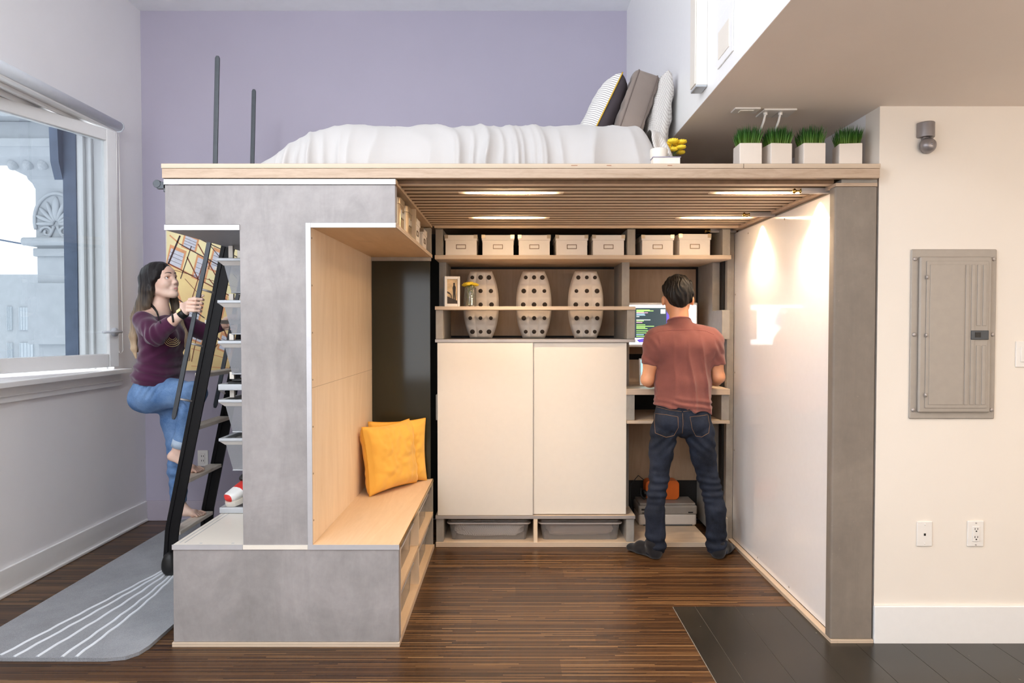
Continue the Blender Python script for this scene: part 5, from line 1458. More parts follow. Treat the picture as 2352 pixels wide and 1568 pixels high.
def face_parts(t, P, A, sc, iris, browc, lashc, gaze=(0, 0), fb=None):
    ew = plain('eye white', 'f2eeec', .25, var=.01)
    for q in (-1, 1):
        b = MB(); c = P(.0712, q * .031, .001); b.ball(c, .0122 * sc, 18, 12); e = b.build('eye', ew, t, smooth=True)
        d = (A[0] + A[1] * (gaze[0]) + A[2] * gaze[1]).normalized()
        b = MB(); b.ball(Vector(c) + d * .0066 * sc, .0072 * sc, 16, 12); b.build('iris', iris, e, smooth=True)
        b = MB(); pts = [P(.084 + .0035 * math.sin(PI * i / 8) - .008 * (i / 8 if q > 0 else i / 8) ** 2, q * (.019 + .025 * i / 8), .0035 + .0065 * math.sin(PI * (i + .5) / 9)) for i in range(9)]
        b.tube(pts, [.0008 + .0011 * math.sin(PI * i / 8) for i in range(9)], 6); b.build('eyelash', lashc, t, smooth=True)
        b = MB(); pts = []
        for i in range(10):
            o_ = P(.16, q * (.013 + .034 * i / 9), .0245 + .0055 * math.sin(PI * (i / 9) * .85)); h_ = fb.ray_cast(o_, -A[0]); pts.append(h_[0] + A[0] * .0005 if h_[0] is not None else P(.09, 0, .02))
        b.tube(pts, [.0028 * (1 - .7 * (i / 9) ** 2) for i in range(10)], 6); b.build('eyebrow', browc, t, smooth=True)
    b = MB()
    for (c0_, k_, r_) in ((-.0640, .0018, .0030), (-.0705, .0026, .0036)):
        pts = []
        for i in range(15):
            e_ = -1 + i / 7; o_ = P(.16, e_ * .0205, c0_ - (1.8 if c0_ > -.067 else -1.2) * .0014 * e_ * e_ - (.0012 * math.exp(-(e_ / .18) ** 2) if c0_ > -.067 else 0)); h_ = fb.ray_cast(o_, -A[0])
            if h_[0] is not None: pts.append(h_[0] - A[0] * .0012)
        n_ = len(pts)
        b.tube(pts, [r_ * (1 - abs(-1 + 2 * i / (n_ - 1)) ** 2.2 * .85) for i in range(n_)], 8)
    b.build('lips', lipM, t, smooth=True)

def hand(sd, W, pal, ax, nrm, fingers, thumb, rp=.0135, k=.006):
    """palm slab from wrist W to centre pal; fingers and thumb as lists of joints with radii"""
    sd.ecap(W, pal, (.022, .016), (.037, rp), .014, ax)
    for fg in fingers: sd.chain(fg, k)
    sd.chain(thumb, .010)

skinM = skin_mat('skin tan', 'd39a76', 'c48863'); skinW = skin_mat('skin fair', 'f4d4c2', 'ebc0aa')
lipM = plain('lips', 'cb8a84', .4, var=.05); brown_eye = plain('brown iris', '2c1c14', .15); browM = plain('brow hair', '3a2a24', .7); blackhair = plain('lash', '17110f', .6)

# ---------------------------------------------------------------- the man at the desk, seen from behind
tm = thing('person', 'man in maroon T-shirt and dark jeans standing at the desk with his back turned', 'person', (1.04, 4.08, 0))
q = at
lo, hi = (.70, 3.93, 0), (1.42, 4.52, 1.74)
sd = SDF(lo, hi, .0048)
HC = q(1556, 681, 4.165)
Pm, Am = head(sd, HC, (.02, 1, -.06), (0, .06, 1), 1.03)
for s_ in (-1, 1): sd.ell(Pm(-.010, s_ * .086, -.026), (.018, .010, .030), .006, Am)
sd.ecap(q(1559, 690, 4.14), q(1560, 752, 4.125), (.056, .056), (.060, .058), .02, (1, 0, 0))
for px in (1512, 1622): sd.ecap(q(1560, 756, 4.125), q(px, 776, 4.13), .036, .036, .03)
sd.ecap(q(1568, 790, 4.135), q(1568, 880, 4.13), (.145, .095), (.135, .09), .04, (1, 0, 0)); sd.ecap(q(1568, 880, 4.13), q(1567, 970, 4.11), (.135, .09), (.145, .10), .04, (1, 0, 0))
EL, ER = q(1487, 872, 4.125), q(1650, 866, 4.125)
WL_, WR_ = Vector((.905, 4.335, 1.045)), Vector((1.262, 4.335, 1.045))
for (sh, el, wr, xs) in ((q(1505, 785, 4.13), EL, WL_, 1), (q(1636, 785, 4.13), ER, WR_, -1)):
    mid = sh.lerp(el, .55)
    sd.chain([(sh, .050), (mid, .0445), (el, .036)], .02)
    m2 = el.lerp(wr, .35)
    sd.chain([(el, .036), (m2, .040), (wr, (.026, .021))], .015) if False else sd.ecap(el, m2, .037, .0405, .02).ecap(m2, wr, .0405, .0255, .02)
    ax = Vector((1, 0, 0)); d = Vector((xs * .55, .83, -.02)).normalized(); sdv = Vector((d.y, -d.x, 0)) * xs      # sdv towards the thumb side
    pal = wr + d * .062 + Vector((0, 0, -.006))
    fg = []
    for i, (off, L) in enumerate(((.030, .072), (.010, .080), (-.011, .074), (-.030, .058))):
        base = pal + sdv * off + d * .022
        j1 = base + d * L * .45 + Vector((0, 0, .010)) + sdv * off * .15; j2 = j1 + d * L * .33 - Vector((0, 0, .010)); j3 = j2 + d * L * .22 - Vector((0, 0, .0155))
        fg.append([(base, .0098), (j1, .0085), (j2, .0078), (j3, .0068)])
    tb = [(wr + d * .022 + sdv * .018, .012), (wr + d * .05 + sdv * .045 - Vector((0, 0, .008)), .0105), (wr + d * .078 + sdv * .052 - Vector((0, 0, .016)), .0082)]
    hand(sd, wr, pal, sdv, None, fg, tb)
legs = (([(1526, 990, 4.105, .080), (1518, 1040, 4.105, .062), (1514, 1098, 4.10, .050), (1508, 1135, 4.095, .050), (1504, 1180, 4.08, .050), (1498, 1248, 4.085, .036)], Vector((.862, 4.085, .04)), Vector((.745, 4.235, .022))),
        ([(1607, 990, 4.105, .082), (1616, 1050, 4.105, .066), (1627, 1098, 4.10, .055), (1636, 1135, 4.095, .051), (1643, 1170, 4.085, .051), (1650, 1248, 4.09, .037)], Vector((1.243, 4.09, .04)), Vector((1.358, 4.243, .022))))
for (leg, heel, toe) in legs:
    sd.chain([(q(x, y, Y), r * .9) for x, y, Y, r in leg], .02)
    ank = q(*leg[-1][:3]); sd.ecap(ank, heel, .034, .032, .015); sd.ecap(heel, heel.lerp(toe, .6) + Vector((0, 0, .012)), .032, .034, .02); sd.ecap(heel.lerp(toe, .55), toe, (.040, .022), (.033, .016), .02, Vector((toe.y - heel.y, heel.x - toe.x, 0)))
MAN_BODY = lambda: sd.mesh('body', skinM, tm)

# T-shirt
sh_ = sd.blank()
sh_.ecap(q(1568, 800, 4.135), q(1568, 880, 4.125), (.172, .122), (.166, .112), .03, (1, 0, 0)); sh_.ecap(q(1568, 880, 4.125), q(1568, 965, 4.105), (.166, .112), (.178, .132), .03, (1, 0, 0))
for px in (1500, 1640): sh_.ecap(q(1565, 762, 4.13), q(px, 782, 4.13), (.058, .050), (.052, .047), .035, (0, 1, 0))
sh_.ecap(q(1560, 752, 4.125), q(1505, 770, 4.13), .044, .048, .03); sh_.ecap(q(1562, 752, 4.125), q(1632, 770, 4.13), .044, .048, .03)
sh_.ecap(q(1516, 795, 4.115), q(1622, 795, 4.115), .09, .09, .05)
sh_.cut(q(1568, 939, 4.0), (-.12, 0, -1)); 
neckc = q(1560, 735, 4.135)
for (sh, el, dr) in ((q(1504, 788, 4.13), EL, .50), (q(1637, 788, 4.13), ER, .45)):
    sl = sd.blank(); d = (el - sh).normalized(); e2 = sh + d * .165
    sl.ecap(sh, e2, .060, .0545, .02); sl.cut(sh + d * .135, d + Vector((0, 0, -.12))); sh_.merge(sl, .028)
cl_ = sd.blank(); cl_.ecap(q(1560, 705, 4.14), q(1560, 765, 4.13), .066, .072, .01); cl_.cut(neckc, (0, .32, 1)); sh_.merge(cl_, .02)
def fold_shirt(x, y, z):
    low = np.clip((1.40 - z) / .35, 0, 1); cx = x - 1.035
    f = .016 * (1 - np.abs(np.sin(cx * 30 + 1.6 * vnoise(x * 5, y * 5, z * 3.0) + (z - 1.1) * 2.2 * np.sign(cx)))) ** 2.2 * low * (np.abs(cx) < .165)
    f += .006 * vnoise(x * 11, y * 11, z * 5) * low + .003 * vnoise(x * 26, y * 26, z * 18)
    hem = np.exp(-((z - .93) / .035) ** 2); f += .005 * np.sin(z * 190 + cx * 30 + 2 * vnoise(x * 9, y * 9, z * 9)) * hem
    slv = (np.abs(cx) > .165) * np.clip((1.37 - z) / .06, 0, 1); f += .0022 * np.sin(z * 90 + x * 110 + 3 * vnoise(x * 14, y * 14, z * 14)) * slv
    return f
sh_.wrinkle(fold_shirt)
shirtM = fabric('heather maroon jersey', '784842', .9, 260, .10, .15, 14)
shirt = sh_.mesh('t_shirt', shirtM, tm)
bv = sh_.bvh()
seamM = fabric('maroon rib', '8d5650', .9, 300, .08, .2)
def onto(bvh, pts, lift=.001):
    out = []; cam_ = Vector((0, 0, CAMZ))
    for (px, py) in pts:
        d = (at(px, py, 4.0) - cam_).normalized(); h = bvh.ray_cast(cam_, d)
        if h[0] is not None: out.append(h[0] - d * lift)
    return out
def seam(bvh, pts, r, mat, name, parent, n=24):
    dense = []
    for (a, b_) in zip(pts[:-1], pts[1:]):
        k = max(2, int(math.hypot(b_[0] - a[0], b_[1] - a[1]) / 2.5))
        dense += [(a[0] + (b_[0] - a[0]) * i / k, a[1] + (b_[1] - a[1]) * i / k) for i in range(k)]
    dense.append(pts[-1]); P_ = onto(bvh, dense)
    if len(P_) > 2:
        bb = MB(); bb.tube(P_, r, 6); return bb.build(name, mat, parent, smooth=True)
seam(bv, [(1492, 770), (1515, 760), (1550, 757), (1590, 757), (1620, 759), (1640, 768)], .0016, seamM, 'yoke_seam', shirt)
b = MB(); nk = [neckc + Vector((-.002 + .0675 * math.cos(a), .0675 * math.sin(a), -.32 * .0675 * math.sin(a) - .003)) for a in np.linspace(0, 2 * PI, 40)[:-1]]
b.tube(nk, .0048, 8, closed=True); b.build('collar', seamM, shirt, smooth=True)

# jeans
jn = sd.blank()
jn.ecap(q(1568, 925, 4.115), q(1567, 962, 4.11), (.160, .108), (.170, .112), .02, (1, 0, 0))
for px in (1538, 1598): jn.ell(q(px, 964, 4.06), (.080, .070, .080), .03)
lj = []
for (leg, heel, toe) in legs:
    a_ = sd.blank(); a_.chain([(q(x, y, Y), r + .006) for x, y, Y, r in leg[:-1]], .022); lj.append(a_)
hems = ((q(1505, 1180, 4.08), Vector((.868, 4.105, .03)), .058), (q(1643, 1170, 4.085), Vector((1.240, 4.11, .03)), .058))
for (a, c, r), a_ in zip(hems, lj): a_.ecap(a, c, .058, .060, .02)
ljm = lj[0].merge(lj[1], .004); jn.merge(ljm, .012)
jn.cut((1, 4, .026), (0, 0, -1)); jn.cut(q(1568, 926, 4), (0, 0, 1))
def fold_jean(x, y, z):
    f = .004 * vnoise(x * 16, y * 16, z * 14) + .0025 * vnoise(x * 34, y * 34, z * 30)
    knee = np.exp(-((z - .42) / .09) ** 2); f += .0042 * np.sin(z * 150 + 3 * vnoise(x * 8, y * 8, z * 10)) * knee
    thigh = np.exp(-((z - .70) / .07) ** 2); f += .0045 * np.sin(z * 95 + np.abs(x - 1.03) * 90 + 2 * vnoise(x * 7, y * 7, z * 7)) * thigh
    low = np.exp(-((z - .08) / .07) ** 2); f += .006 * np.sin(z * 100 + 3 * vnoise(x * 9, y * 9, z * 9)) * low
    return f
jn.wrinkle(fold_jean)
k0, k1 = int(.10 / sd.h), int(.885 / sd.h); sd.a[:, :, k0:k1] = np.maximum(sd.a[:, :, k0:k1], jn.a[:, :, k0:k1] + .004); MAN_BODY()
face_parts(tm, Pm, Am, 1.03, brown_eye, browM, blackhair, fb=sd.bvh())
jeanM = denim('dark denim', '10131b', '2e3545')
jeans = jn.mesh('jeans', jeanM, tm); bj = jn.bvh()
thr = plain('tan thread', '8a6a4a', .7)
for pts in ([(1504, 949), (1530, 952), (1557, 957)], [(1557, 957), (1558, 982), (1548, 1000), (1530, 1004), (1505, 994), (1503, 970), (1504, 949)], [(1585, 957), (1605, 955), (1626, 952)], [(1626, 952), (1630, 975), (1628, 994), (1612, 1003), (1598, 1001), (1590, 985), (1585, 957)],
            [(1505, 933), (1540, 942), (1567, 945), (1600, 941), (1622, 939)], [(1568, 945), (1569, 975), (1567, 995)]):
    seam(bj, pts, .0011, thr, 'stitching', jeans)
seam(bj, [(1567, 930), (1567.5, 948)], .0045, jeanM, 'belt_loop', jeans)
sockM = fabric('black shoe', '17161a', .8, 200, .1, .2)
for (leg, heel, toe) in legs:
    so = sd.blank(); dd = (toe - heel); fl = Vector((dd.y, -dd.x, 0))
    so.ecap(q(*leg[-1][:3]), heel, .043, .042, .01); so.ecap(heel, heel.lerp(toe, .6) + Vector((0, 0, .010)), .040, .040, .02); so.ecap(heel.lerp(toe, .55), toe, (.046, .028), (.040, .022), .02, fl)
    so.cut((0, 0, .0015), (0, 0, -1)); so.mesh('shoe', sockM, tm)
# hair
hr = SDF(HC - Vector((.14, .15, .15)), HC + Vector((.14, .15, .15)), .0032)
hr.ell(Pm(-.012, 0, .038), (.105, .090, .094), 0, Am); hr.ell(Pm(-.045, 0, .0), (.066, .076, .075), .03, Am); hr.ecap(Pm(-.060, -.012, -.035), Pm(-.058, .010, -.062), .030, .022, .02)
hr.ell(Pm(.095, 0, -.055), (.085, .10, .10), .01, Am, 's')
for s_ in (-1, 1): hr.ell(Pm(.0, s_ * .090, -.036), (.046, .034, .044), .008, Am, 's')
hr.cut(Pm(-.06, 0, -.070), -Am[2] * 1 + Am[0] * .05)
def tuft(x, y, z):
    a = np.arctan2(x - HC.x, HC.y - y)
    return .0075 * vnoise(x * 55 + z * 12, y * 30, z * 22) + .0025 * np.sin(a * 34 + 40 * (z - HC.z) + 9 * vnoise(x * 20, y * 20, z * 14)) * np.clip((z - HC.z + .08) / .1, 0, 1)
hr.wrinkle(tuft)
hr.mesh('hair', hair_mat('dark brown hair', '0a0807', '1e150e', HC.z + .25, HC.z - .2, (70, 40, 30)), tm)
b = MB(); wc = EL.lerp(WL_, .80); dv_ = (WL_ - EL).normalized(); uu = dv_.cross(Vector((0, 0, 1))).normalized(); vv = uu.cross(dv_)
b.tube([wc + (uu * math.cos(a) + vv * math.sin(a)) * .0315 for a in np.linspace(0, 2 * PI, 28)[:-1]], .005, 8, closed=True); b.build('watch_strap', m['silver'], tm, smooth=True)

# ---------------------------------------------------------------- the woman on the ladder
tw = thing('person', 'woman with long ombre hair in a purple sweater and jeans climbing the ladder barefoot', 'person', (-1.98, 4.0, 0.247))
lo, hi = (-2.27, 3.66, .235), (-1.68, 4.36, 1.80)
sd = SDF(lo, hi, .0036)
HC = Vector((-2.050, 3.985, 1.662)); fdir = Vector((.955, -.24, .20)); udir = Vector((-.20, 0, 1))
Pw, Aw = head(sd, HC, fdir, udir, .97)
NB = Vector((-2.06, 3.985, 1.475))
sd.ecap(Pw(-.018, 0, -.07), NB, (.047, .047), (.052, .050), .02)
SR, SL = Vector((-2.075, 3.845, 1.435)), Vector((-2.055, 4.135, 1.44))
sd.ecap(NB, SR, .042, .042, .04); sd.ecap(NB, SL, .042, .042, .04)
sd.ecap((-2.055, 3.99, 1.36), (-2.05, 3.99, 1.22), (.13, .082), (.115, .075), .05, (0, 1, 0)); sd.ecap((-2.05, 3.99, 1.22), (-2.085, 4.0, 1.02), (.115, .075), (.14, .095), .05, (0, 1, 0))
ERw, WRw = Vector((-1.965, 3.755, 1.345)), Vector((-1.800, 3.742, 1.470))
ax = Vector((.2132, 0, 1)).normalized()
B1 = Vector((-1.861 + .2132 * (1.512 - .905), 3.75, 1.512)); B2 = Vector((-1.861 + .2132 * (1.41 - .905), 4.275, 1.41))
def grip(B, sy, sd, W):
    def g(x, y, a): return B + Vector((x, sy * y, 0)) + ax * a
    fg = []
    for (a, sc_) in ((.034, .97), (.0125, 1.03), (-.0095, 1.0), (-.030, .90)):
        fg.append([(g(-.040, -.010, a * .95), .0098), (g(.002, -.0195 - .002 * sc_, a), .0090), (g(.0255 * sc_, -.006, a - .001), .0082), (g(.0245, .012, a - .002), .0074), (g(.008, .0185, a - .002), .0068)])
    tb = [(g(-.066, .008, .006), .0135), (g(-.034, .0205, .034), .0115), (g(-.004, .0185, .052), .0095), (g(.018, .0145, .055), .0078)]
    hand(sd, W, g(-.055, -.003, .0), ax, None, fg, tb, .0135, .0035)
for (S_, E_, W_, B, sy) in ((SR, ERw, WRw, B1, 1), (SL, Vector((-1.935, 4.268, 1.365)), Vector((-1.812, 4.278, 1.405)), B2, -1)):
    sd.ecap(S_, S_.lerp(E_, .5), .044, .040, .02); sd.ecap(S_.lerp(E_, .5), E_, .040, .034, .02)
    m2 = E_.lerp(W_, .3); sd.ecap(E_, m2, .035, .0365, .02); sd.ecap(m2, W_, .0365, .024, .02)
    grip(B, sy, sd, W_)
# legs: standing leg on the first tread, other foot on the second
HL, KL, AL = Vector((-2.03, 4.075, .97)), Vector((-2.005, 4.09, .655)), Vector((-2.015, 4.10, .335))
HR, KR, AR = Vector((-2.075, 3.925, 1.01)), Vector((-1.832, 3.945, 1.012)), Vector((-1.935, 3.955, .690))
sd.chain([(HL, .080), (HL.lerp(KL, .5), .066), (KL, .048), (KL.lerp(AL, .35), .049), (AL, .029)], .02)
sd.chain([(HR, .085), (HR.lerp(KR, .5), .068), (KR, .050), (KR.lerp(AR, .35), .049), (AR, .029)], .02)
def foot(sd, ank, heel, ball, toeL, yaw, z0):
    d = (ball - heel); d.z = 0; d.normalize(); sd_ = Vector((-d.y, d.x, 0))
    sd.ecap(ank, heel, .029, .024, .016); sd.ecap(ank, ball.lerp(heel, .35) + Vector((0, 0, .014)), .028, .024, .02); sd.ecap(heel, ball, .023, .018, .02)
    sd.ecap(ball - sd_ * .018, ball + sd_ * .020, .0185, .017, .02)
    for i, (o, L, r) in enumerate(((.026, .050, .0105), (.012, .047, .0082), (.000, .042, .0078), (-.012, .036, .0074), (-.023, .029, .0072))):
        o = o * yaw; p = ball + sd_ * o; tip = p + d * L + sd_ * o * .25; tip.z = z0 + r
        mid = p.lerp(tip, .55) + Vector((0, 0, .005)); sd.chain([(p, .011), (mid, r), (tip, r)], .003)
foot(sd, AL, Vector((-2.045, 4.10, .274)), Vector((-1.925, 4.108, .267)), None, -1 * -1, .2475)
foot(sd, AR, Vector((-1.975, 3.955, .642)), Vector((-1.868, 3.972, .566)), None, 1, .544)
bodyW = sd.mesh('body', skinW, tw)
bvh_b = sd.bvh(); face_parts(tw, Pw, Aw, .97, brown_eye, browM, blackhair, (.0, .35), bvh_b)

# sweater
sw = sd.blank()
sw.ecap((-2.055, 3.99, 1.365), (-2.05, 3.99, 1.24), (.155, .108), (.145, .100), .03, (0, 1, 0)); sw.ecap((-2.05, 3.99, 1.24), (-2.078, 4.0, 1.10), (.145, .100), (.168, .118), .03, (0, 1, 0)); sw.ecap((-2.078, 4.0, 1.10), (-2.084, 4.0, 1.0), (.168, .118), (.172, .122), .03, (0, 1, 0))
for yy in (3.93, 4.05): sw.ell((-1.985, yy, 1.325), (.055, .06, .06), .04)
sw.ecap(SR + Vector((.0, .03, -.02)), SL + Vector((0, -.03, -.02)), .058, .058, .04)
sw.cut((-2.06, 4, 1.062), (-.12, 0, -1))
for (S_, E_, W_, fr) in ((SR, ERw, WRw, .60), (SL, Vector((-1.935, 4.268, 1.365)), Vector((-1.812, 4.278, 1.405)), .97)):
    a = sd.blank(); a.ecap(S_ + Vector((0, 0, -.004)), S_.lerp(E_, .55), .056, .052, .02); a.ecap(S_.lerp(E_, .55), E_, .052, .050, .02); C_ = E_.lerp(W_, fr + .15); a.ecap(E_, C_, .049, .036, .02)
    a.cut(E_.lerp(W_, fr), (W_ - E_)); sw.merge(a, .022)
sw.ecap(NB + Vector((.0, -.10, .030)), NB + Vector((.0, .10, .035)), (.070, .062), (.070, .062), .006, (1, 0, 0), 's')
def fold_sw(x, y, z):
    low = np.exp(-((z - 1.13) / .07) ** 2)
    f = .0065 * np.sin(z * 120 + x * 26 + 2.6 * vnoise(x * 8, y * 8, z * 8)) * low
    f += .0035 * vnoise(x * 14, y * 14, z * 12) + .002 * vnoise(x * 34, y * 34, z * 30)
    el = np.exp(-(((x + 1.965) / .06) ** 2 + ((y - 3.755) / .08) ** 2 + ((z - 1.35) / .06) ** 2)); f += .007 * np.sin((x * .8 + z * .25) * 210 + 1.5 * vnoise(x * 18, y * 18, z * 18)) * el
    mid = np.exp(-((z - 1.25) / .06) ** 2); f += .004 * np.sin((z - x * .8) * 80 + 2 * vnoise(x * 6, y * 6, z * 6)) * mid
    return f
sw.wrinkle(fold_sw)
sw.mesh('sweater', fabric('plum knit', '4b1d3d', .9, 320, .12, .2, 10, .35), tw); bvh_s = sw.bvh()
# jeans
jn = sd.blank()
jn.ecap((-2.082, 4.0, 1.10), (-2.085, 4.0, 1.00), (.155, .105), (.165, .112), .03, (0, 1, 0))
jn.ell((-2.125, 3.93, .985), (.085, .085, .085), .03); jn.ell((-2.115, 4.07, .975), (.08, .08, .085), .03)
jn.chain([(HL, .090), (HL.lerp(KL, .45), .074), (KL, .060), (KL.lerp(AL, .35), .058), (AL + Vector((0, 0, .02)), .046)], .025)
jn.chain([(HR, .098), (HR.lerp(KR, .5), .080), (KR, .062)], .025); 
rl = sd.blank(); rl.chain([(KR, .062), (KR.lerp(AR, .35), .056), (KR.lerp(AR, 1.05), .043)], .02); rl.cut(KR.lerp(AR, .93), AR - KR); jn.merge(rl, .02)
jn.cut((-2.0, 4.1, .335), (0, 0, -1)); jn.cut((-2.05, 4.0, 1.10), (0, 0, 1))
def fold_jw(x, y, z):
    f = .003 * vnoise(x * 18, y * 18, z * 16) + .002 * vnoise(x * 40, y * 40, z * 36)
    hip = np.exp(-(((x + 2.05) / .07) ** 2 + ((z - 1.05) / .05) ** 2)); f += .0055 * np.sin((x - z * .5) * 190 + 2 * vnoise(x * 10, y * 10, z * 10)) * hip
    kn = np.exp(-(((x + 1.86) / .05) ** 2 + ((z - .97) / .06) ** 2)); f += .004 * np.sin((x + z * .6) * 170 + 2 * vnoise(x * 10, y * 10, z * 10)) * kn
    k2 = np.exp(-((z - .55) / .16) ** 2) * (x < -1.93); f += .0035 * np.sin(z * 110 + 3 * vnoise(x * 9, y * 9, z * 9)) * k2
    return f
jn.wrinkle(fold_jw)
jw = denim('blue denim', '466a9c', '86a6cf'); jeans = jn.mesh('jeans', jw, tw)
b = MB(); cfc = KR.lerp(AR, .92); ca = (AR - KR).normalized(); cu = ca.cross(Vector((0, 1, 0))).normalized(); cv = ca.cross(cu)
vs = [];
for (o, r) in ((-.022, .0475), (.022, .0470), (.022, .040), (-.022, .040)): vs += [cfc + ca * o + (cu * math.cos(a) + cv * math.sin(a)) * r for a in np.linspace(0, 2 * PI, 29)[:-1]]
fs = []
for r in range(4):
    for i in range(28): fs.append((r * 28 + i, r * 28 + (i + 1) % 28, ((r + 1) % 4) * 28 + (i + 1) % 28, ((r + 1) % 4) * 28 + i))
b.add(vs, fs); b.build('cuff', denim('pale denim cuff', '9db4cf', 'c3d0de'), jeans, smooth=True)
# hair: cap drawn back over the ear, long fall behind the near shoulder and a lock over the far side
hr = SDF((-2.29, 3.76, 1.06), (-1.84, 4.20, 1.80), .0034)
hr.ell(Pw(-.014, 0, .024), (.104, .088, .092), 0, Aw); hr.ell(Pw(-.05, 0, -.03), (.068, .080, .085), .03, Aw)
hr.ell(Pw(.108, -.004, -.036), (.064, .090, .088), .010, Aw, 's'); hr.ell(Pw(.047, -.085, -.055), (.046, .034, .062), .010, Aw, 's')
hr.chain([(Pw(.060, -.030, .080), .014), (Pw(.046, -.062, .040), .014), (Pw(.020, -.076, .0), .013), (Pw(-.015, -.080, -.030), .014)], .015); hr.ell(Pw(.05, .09, -.05), (.055, .03, .06), .010, Aw, 's')
b1 = hr.blank()
near = [(Pw(-.035, -.060, .03), (.050, .026)), (Vector((-2.090, 3.912, 1.605)), (.043, .024)), (Vector((-2.108, 3.905, 1.520)), (.040, .022)), (Vector((-2.143, 3.893, 1.440)), (.030, .018)), (Vector((-2.160, 3.890, 1.34)), (.021, .014)), (Vector((-2.156, 3.890, 1.27)), (.015, .011)), (Vector((-2.142, 3.89, 1.215)), (.007, .006))]
for (p, rp), (q_, rq) in zip(near[:-1], near[1:]): b1.ecap(p, q_, rp, rq, .02, (1, 0, 0))
b1.ecap(Pw(-.085, -.01, -.02), (-2.165, 3.97, 1.45), (.065, .03), (.075, .022), .02, (0, 1, 0)); b1.ecap((-2.165, 3.97, 1.45), (-2.182, 3.96, 1.26), (.07, .020), (.04, .014), .02, (0, 1, 0))
hr.merge(b1, .015)
b2 = hr.blank()
b2.ecap(Pw(-.01, .078, -.02), Pw(.005, .074, -.12), (.030, .016), (.028, .016), .01, Aw[0]); b2.ecap(Pw(.005, .074, -.12), (-1.985, 4.075, 1.42), (.028, .016), (.026, .02), .01, (1, 0, 0)); b2.ecap((-1.985, 4.075, 1.42), (-1.928, 4.045, 1.31), (.026, .018), (.022, .016), .01, (1, 0, 0)); b2.ecap((-1.928, 4.045, 1.31), (-1.905, 4.02, 1.20), (.022, .014), (.008, .008), .01, (1, 0, 0))
hr.merge(b2, .01)
def strand(x, y, z):
    a = np.arctan2(y - HC.y, x - HC.x + .02)
    up = np.clip((z - HC.z) / .09, 0, 1)
    return .0022 * vnoise((x + .2 * z) * 75, y * 12, z * 4) + .0016 * vnoise((x + .2 * z) * 150, y * 20, z * 6)
hr.wrinkle(strand)
hr.mesh('hair', hair_mat('ombre hair', '1c1617', 'bda486', 1.68, 1.27, (120, 16, 5)), tw)
# necklace and wristband
b = MB(); gold_ = plain('gold', 'd9c690', .25, 1)
def hang(pts, r, lift, mat, name, par):
    cam_ = Vector((0, 0, CAMZ)); P_ = []
    for (px, py) in pts:
        d = (at(px, py, 4.0) - cam_).normalized(); hs = [h[0] for h in (bb_.ray_cast(cam_, d) for bb_ in (bvh_s, bvh_b)) if h[0] is not None]
        if hs: P_.append(min(hs, key=lambda v: (v - cam_).length) - d * lift)
    bb = MB(); bb.tube(P_, r if not isinstance(r, list) else r[:len(P_)], 8); return bb.build(name, mat, par, smooth=True)
def dens(pts, k=6):
    out = []
    for a_, b_ in zip(pts[:-1], pts[1:]): out += [(a_[0] + (b_[0] - a_[0]) * i / k, a_[1] + (b_[1] - a_[1]) * i / k) for i in range(k)]
    return out + [pts[-1]]
c1 = dens([(346, 699), (353, 706), (360, 716), (364, 728), (369, 742)]); n1 = len(c1)
nk = hang(c1, [.0085 - .006 * (i / n1) for i in range(n1)], .003, blackhair, 'necklace', tw)
c2 = dens([(390, 690), (393, 702), (395, 716), (398, 740)]); hang(c2, [.006 - .0035 * (i / len(c2)) for i in range(len(c2))], .003, blackhair, 'cord', nk)
cam_ = Vector((0, 0, CAMZ)); dd_ = (at(396, 779, 4.0) - cam_).normalized(); hh = bvh_s.ray_cast(cam_, dd_)
nc = (hh[0] if hh[0] is not None else Vector((-1.95, 3.92, 1.33))) - dd_ * .016
b = MB(); e1 = Vector((.90, .436, 0)).normalized()
for i, r in enumerate((.016, .022, .028, .034, .041)):
    b.tube([nc + e1 * (r * math.cos(a)) + Vector((0, 0, r * math.sin(a) * .85 + .012 - .0045 * i)) for a in np.linspace(PI * 1.04, PI * 1.96, 16)], .0016, 6)
b.build('pendant', gold_, nk, smooth=True)
b = MB(); wc = WRw + (WRw - ERw).normalized() * -.004; dv_ = (WRw - ERw).normalized(); uu = dv_.cross(Vector((0, 1, 0))).normalized(); vv = uu.cross(dv_)
vs = []; fs = []
for (o, r) in ((-.016, .0300), (.016, .0285), (.016, .026), (-.016, .026)): vs += [wc + dv_ * o + (uu * math.cos(a) + vv * math.sin(a)) * r for a in np.linspace(0, 2 * PI, 29)[:-1]]
for r in range(4):
    for i in range(28): fs.append((r * 28 + i, r * 28 + (i + 1) % 28, ((r + 1) % 4) * 28 + (i + 1) % 28, ((r + 1) % 4) * 28 + i))
b.add(vs, fs); wb_ = b.build('wristband', m['black'], tw, smooth=True)
out_ = Vector((-.35, -.75, .55)).normalized(); out_ = (out_ - dv_ * out_.dot(dv_)).normalized()
b = MB(); b.obox(wc + out_ * .0295, dv_ * .015, dv_.cross(out_) * .013, out_ * .0022); b.build('clasp', gold_, wb_, bevel=.002)
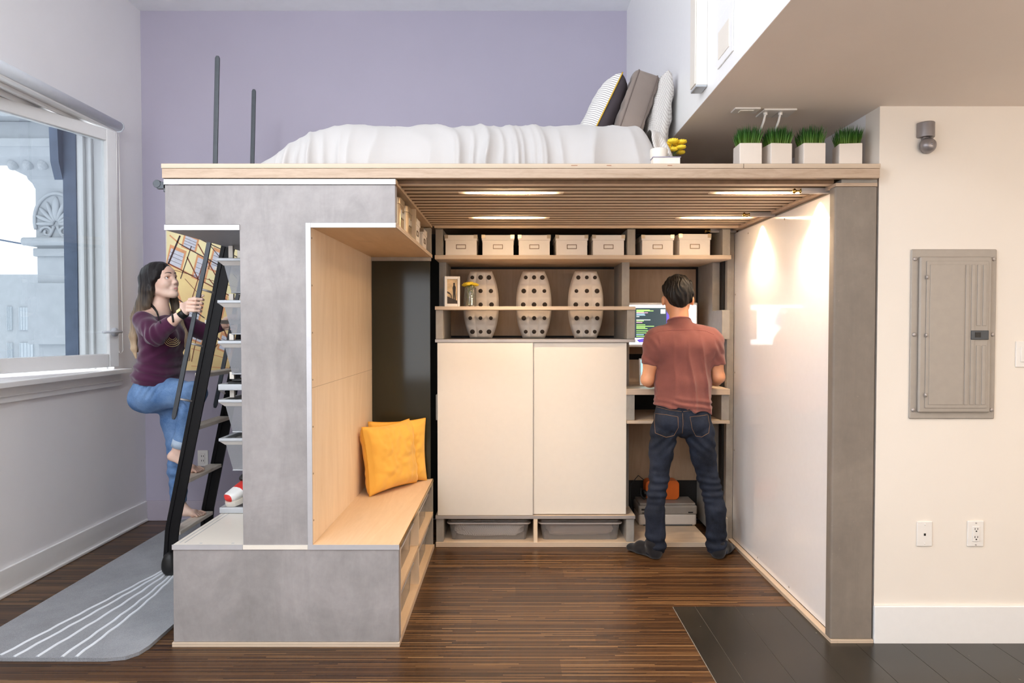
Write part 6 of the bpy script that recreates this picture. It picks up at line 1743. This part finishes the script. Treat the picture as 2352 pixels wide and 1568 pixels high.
# ================================================================ light, sky, camera
def area(name, loc, rot, sx, sy, power, col, spread=None):
    l = bpy.data.lights.new(name, 'AREA'); l.shape = 'RECTANGLE'; l.size = sx; l.size_y = sy; l.energy = power; l.color = col
    if spread: l.spread = spread
    o = bpy.data.objects.new(name, l); COL.objects.link(o); o.location = loc; o.rotation_euler = rot; return o
def spot(name, loc, power, col, ang, blend=.4, rot=(0, 0, 0), r=.02):
    l = bpy.data.lights.new(name, 'SPOT'); l.energy = power; l.color = col; l.spot_size = ang; l.spot_blend = blend; l.shadow_soft_size = r
    o = bpy.data.objects.new(name, l); COL.objects.link(o); o.location = loc; o.rotation_euler = rot; return o
WARM = (1.0, .79, .57)
for (x, y, p) in ((0, 3.19, 22), (1.30, 3.19, 16), (0, 3.92, 22), (1.31, 3.92, 14)):
    spot('slot_spot', (x, y, 2.008), p * .62, WARM, math.radians(112), .6)
for y in (3.19, 3.92):
    spot('board_spot', (1.385, y, 2.012), 9, WARM, math.radians(82), .55, (0, -math.radians(9), 0), .012)
# unseen warm spots added under the soffit behind the camera for fill
for (x, y) in ((1.5, 1.6), (2.9, 1.6), (1.5, .2), (2.9, .2), (2.2, -1.0)):
    spot('fill_spot', (x, y, SOF - .02), 12, (1.0, .80, .61), math.radians(130), .8, r=.06)
# added warm fill points, no real pendants; brighten soffit and right wall
for (x, y) in ((1.7, .3), (2.9, .9), (2.6, -.9)):
    l = bpy.data.lights.new('pendant', 'POINT'); l.energy = 14; l.color = (1.0, .87, .73); l.shadow_soft_size = .09
    o = bpy.data.objects.new('pendant', l); COL.objects.link(o); o.location = (x, y, 1.72)
# added cool fill point, no lamp hangs here; lifts left wall and ceiling
l = bpy.data.lights.new('pendant', 'POINT'); l.energy = 40; l.color = (.90, .95, 1.0); l.shadow_soft_size = .15
o = bpy.data.objects.new('pendant', l); COL.objects.link(o); o.location = (-1.3, .9, 2.95)
# sky
wd = bpy.data.worlds.new('sky'); SC.world = wd; wd.use_nodes = True
nt = wd.node_tree; bg = nt.nodes['Background']
tc = nt.nodes.new('ShaderNodeTexCoord'); sp = nt.nodes.new('ShaderNodeSeparateXYZ'); nt.links.new(tc.outputs['Generated'], sp.inputs[0])
rp = nt.nodes.new('ShaderNodeValToRGB'); nt.links.new(sp.outputs[2], rp.inputs[0])
rp.color_ramp.elements[0].position = 0.0; rp.color_ramp.elements[0].color = (.85, .90, .97, 1)
rp.color_ramp.elements[1].position = .5; rp.color_ramp.elements[1].color = (.92, .96, 1.0, 1)
nt.links.new(rp.outputs[0], bg.inputs[0]); bg.inputs[1].default_value = 2.4
cam = bpy.data.cameras.new('camera'); co = bpy.data.objects.new('camera', cam); COL.objects.link(co)
cam.sensor_width = 36; cam.lens = 36 * FOC / 2352; co.location = (0, 0, CAMZ); co.rotation_euler = (PI / 2 - TH, 0, 0); cam.clip_start = .05
SC.camera = co
vs_ = SC.view_settings; vs_.view_transform = 'Standard'; vs_.look = 'None'; vs_.gamma = 1; vs_.use_curve_mapping = False; vs_.exposure = 1.0
cy = SC.cycles; cy.max_bounces = 10; cy.diffuse_bounces = 6; cy.transparent_max_bounces = 16; cy.sample_clamp_indirect = 6; cy.caustics_reflective = False; cy.caustics_refractive = False
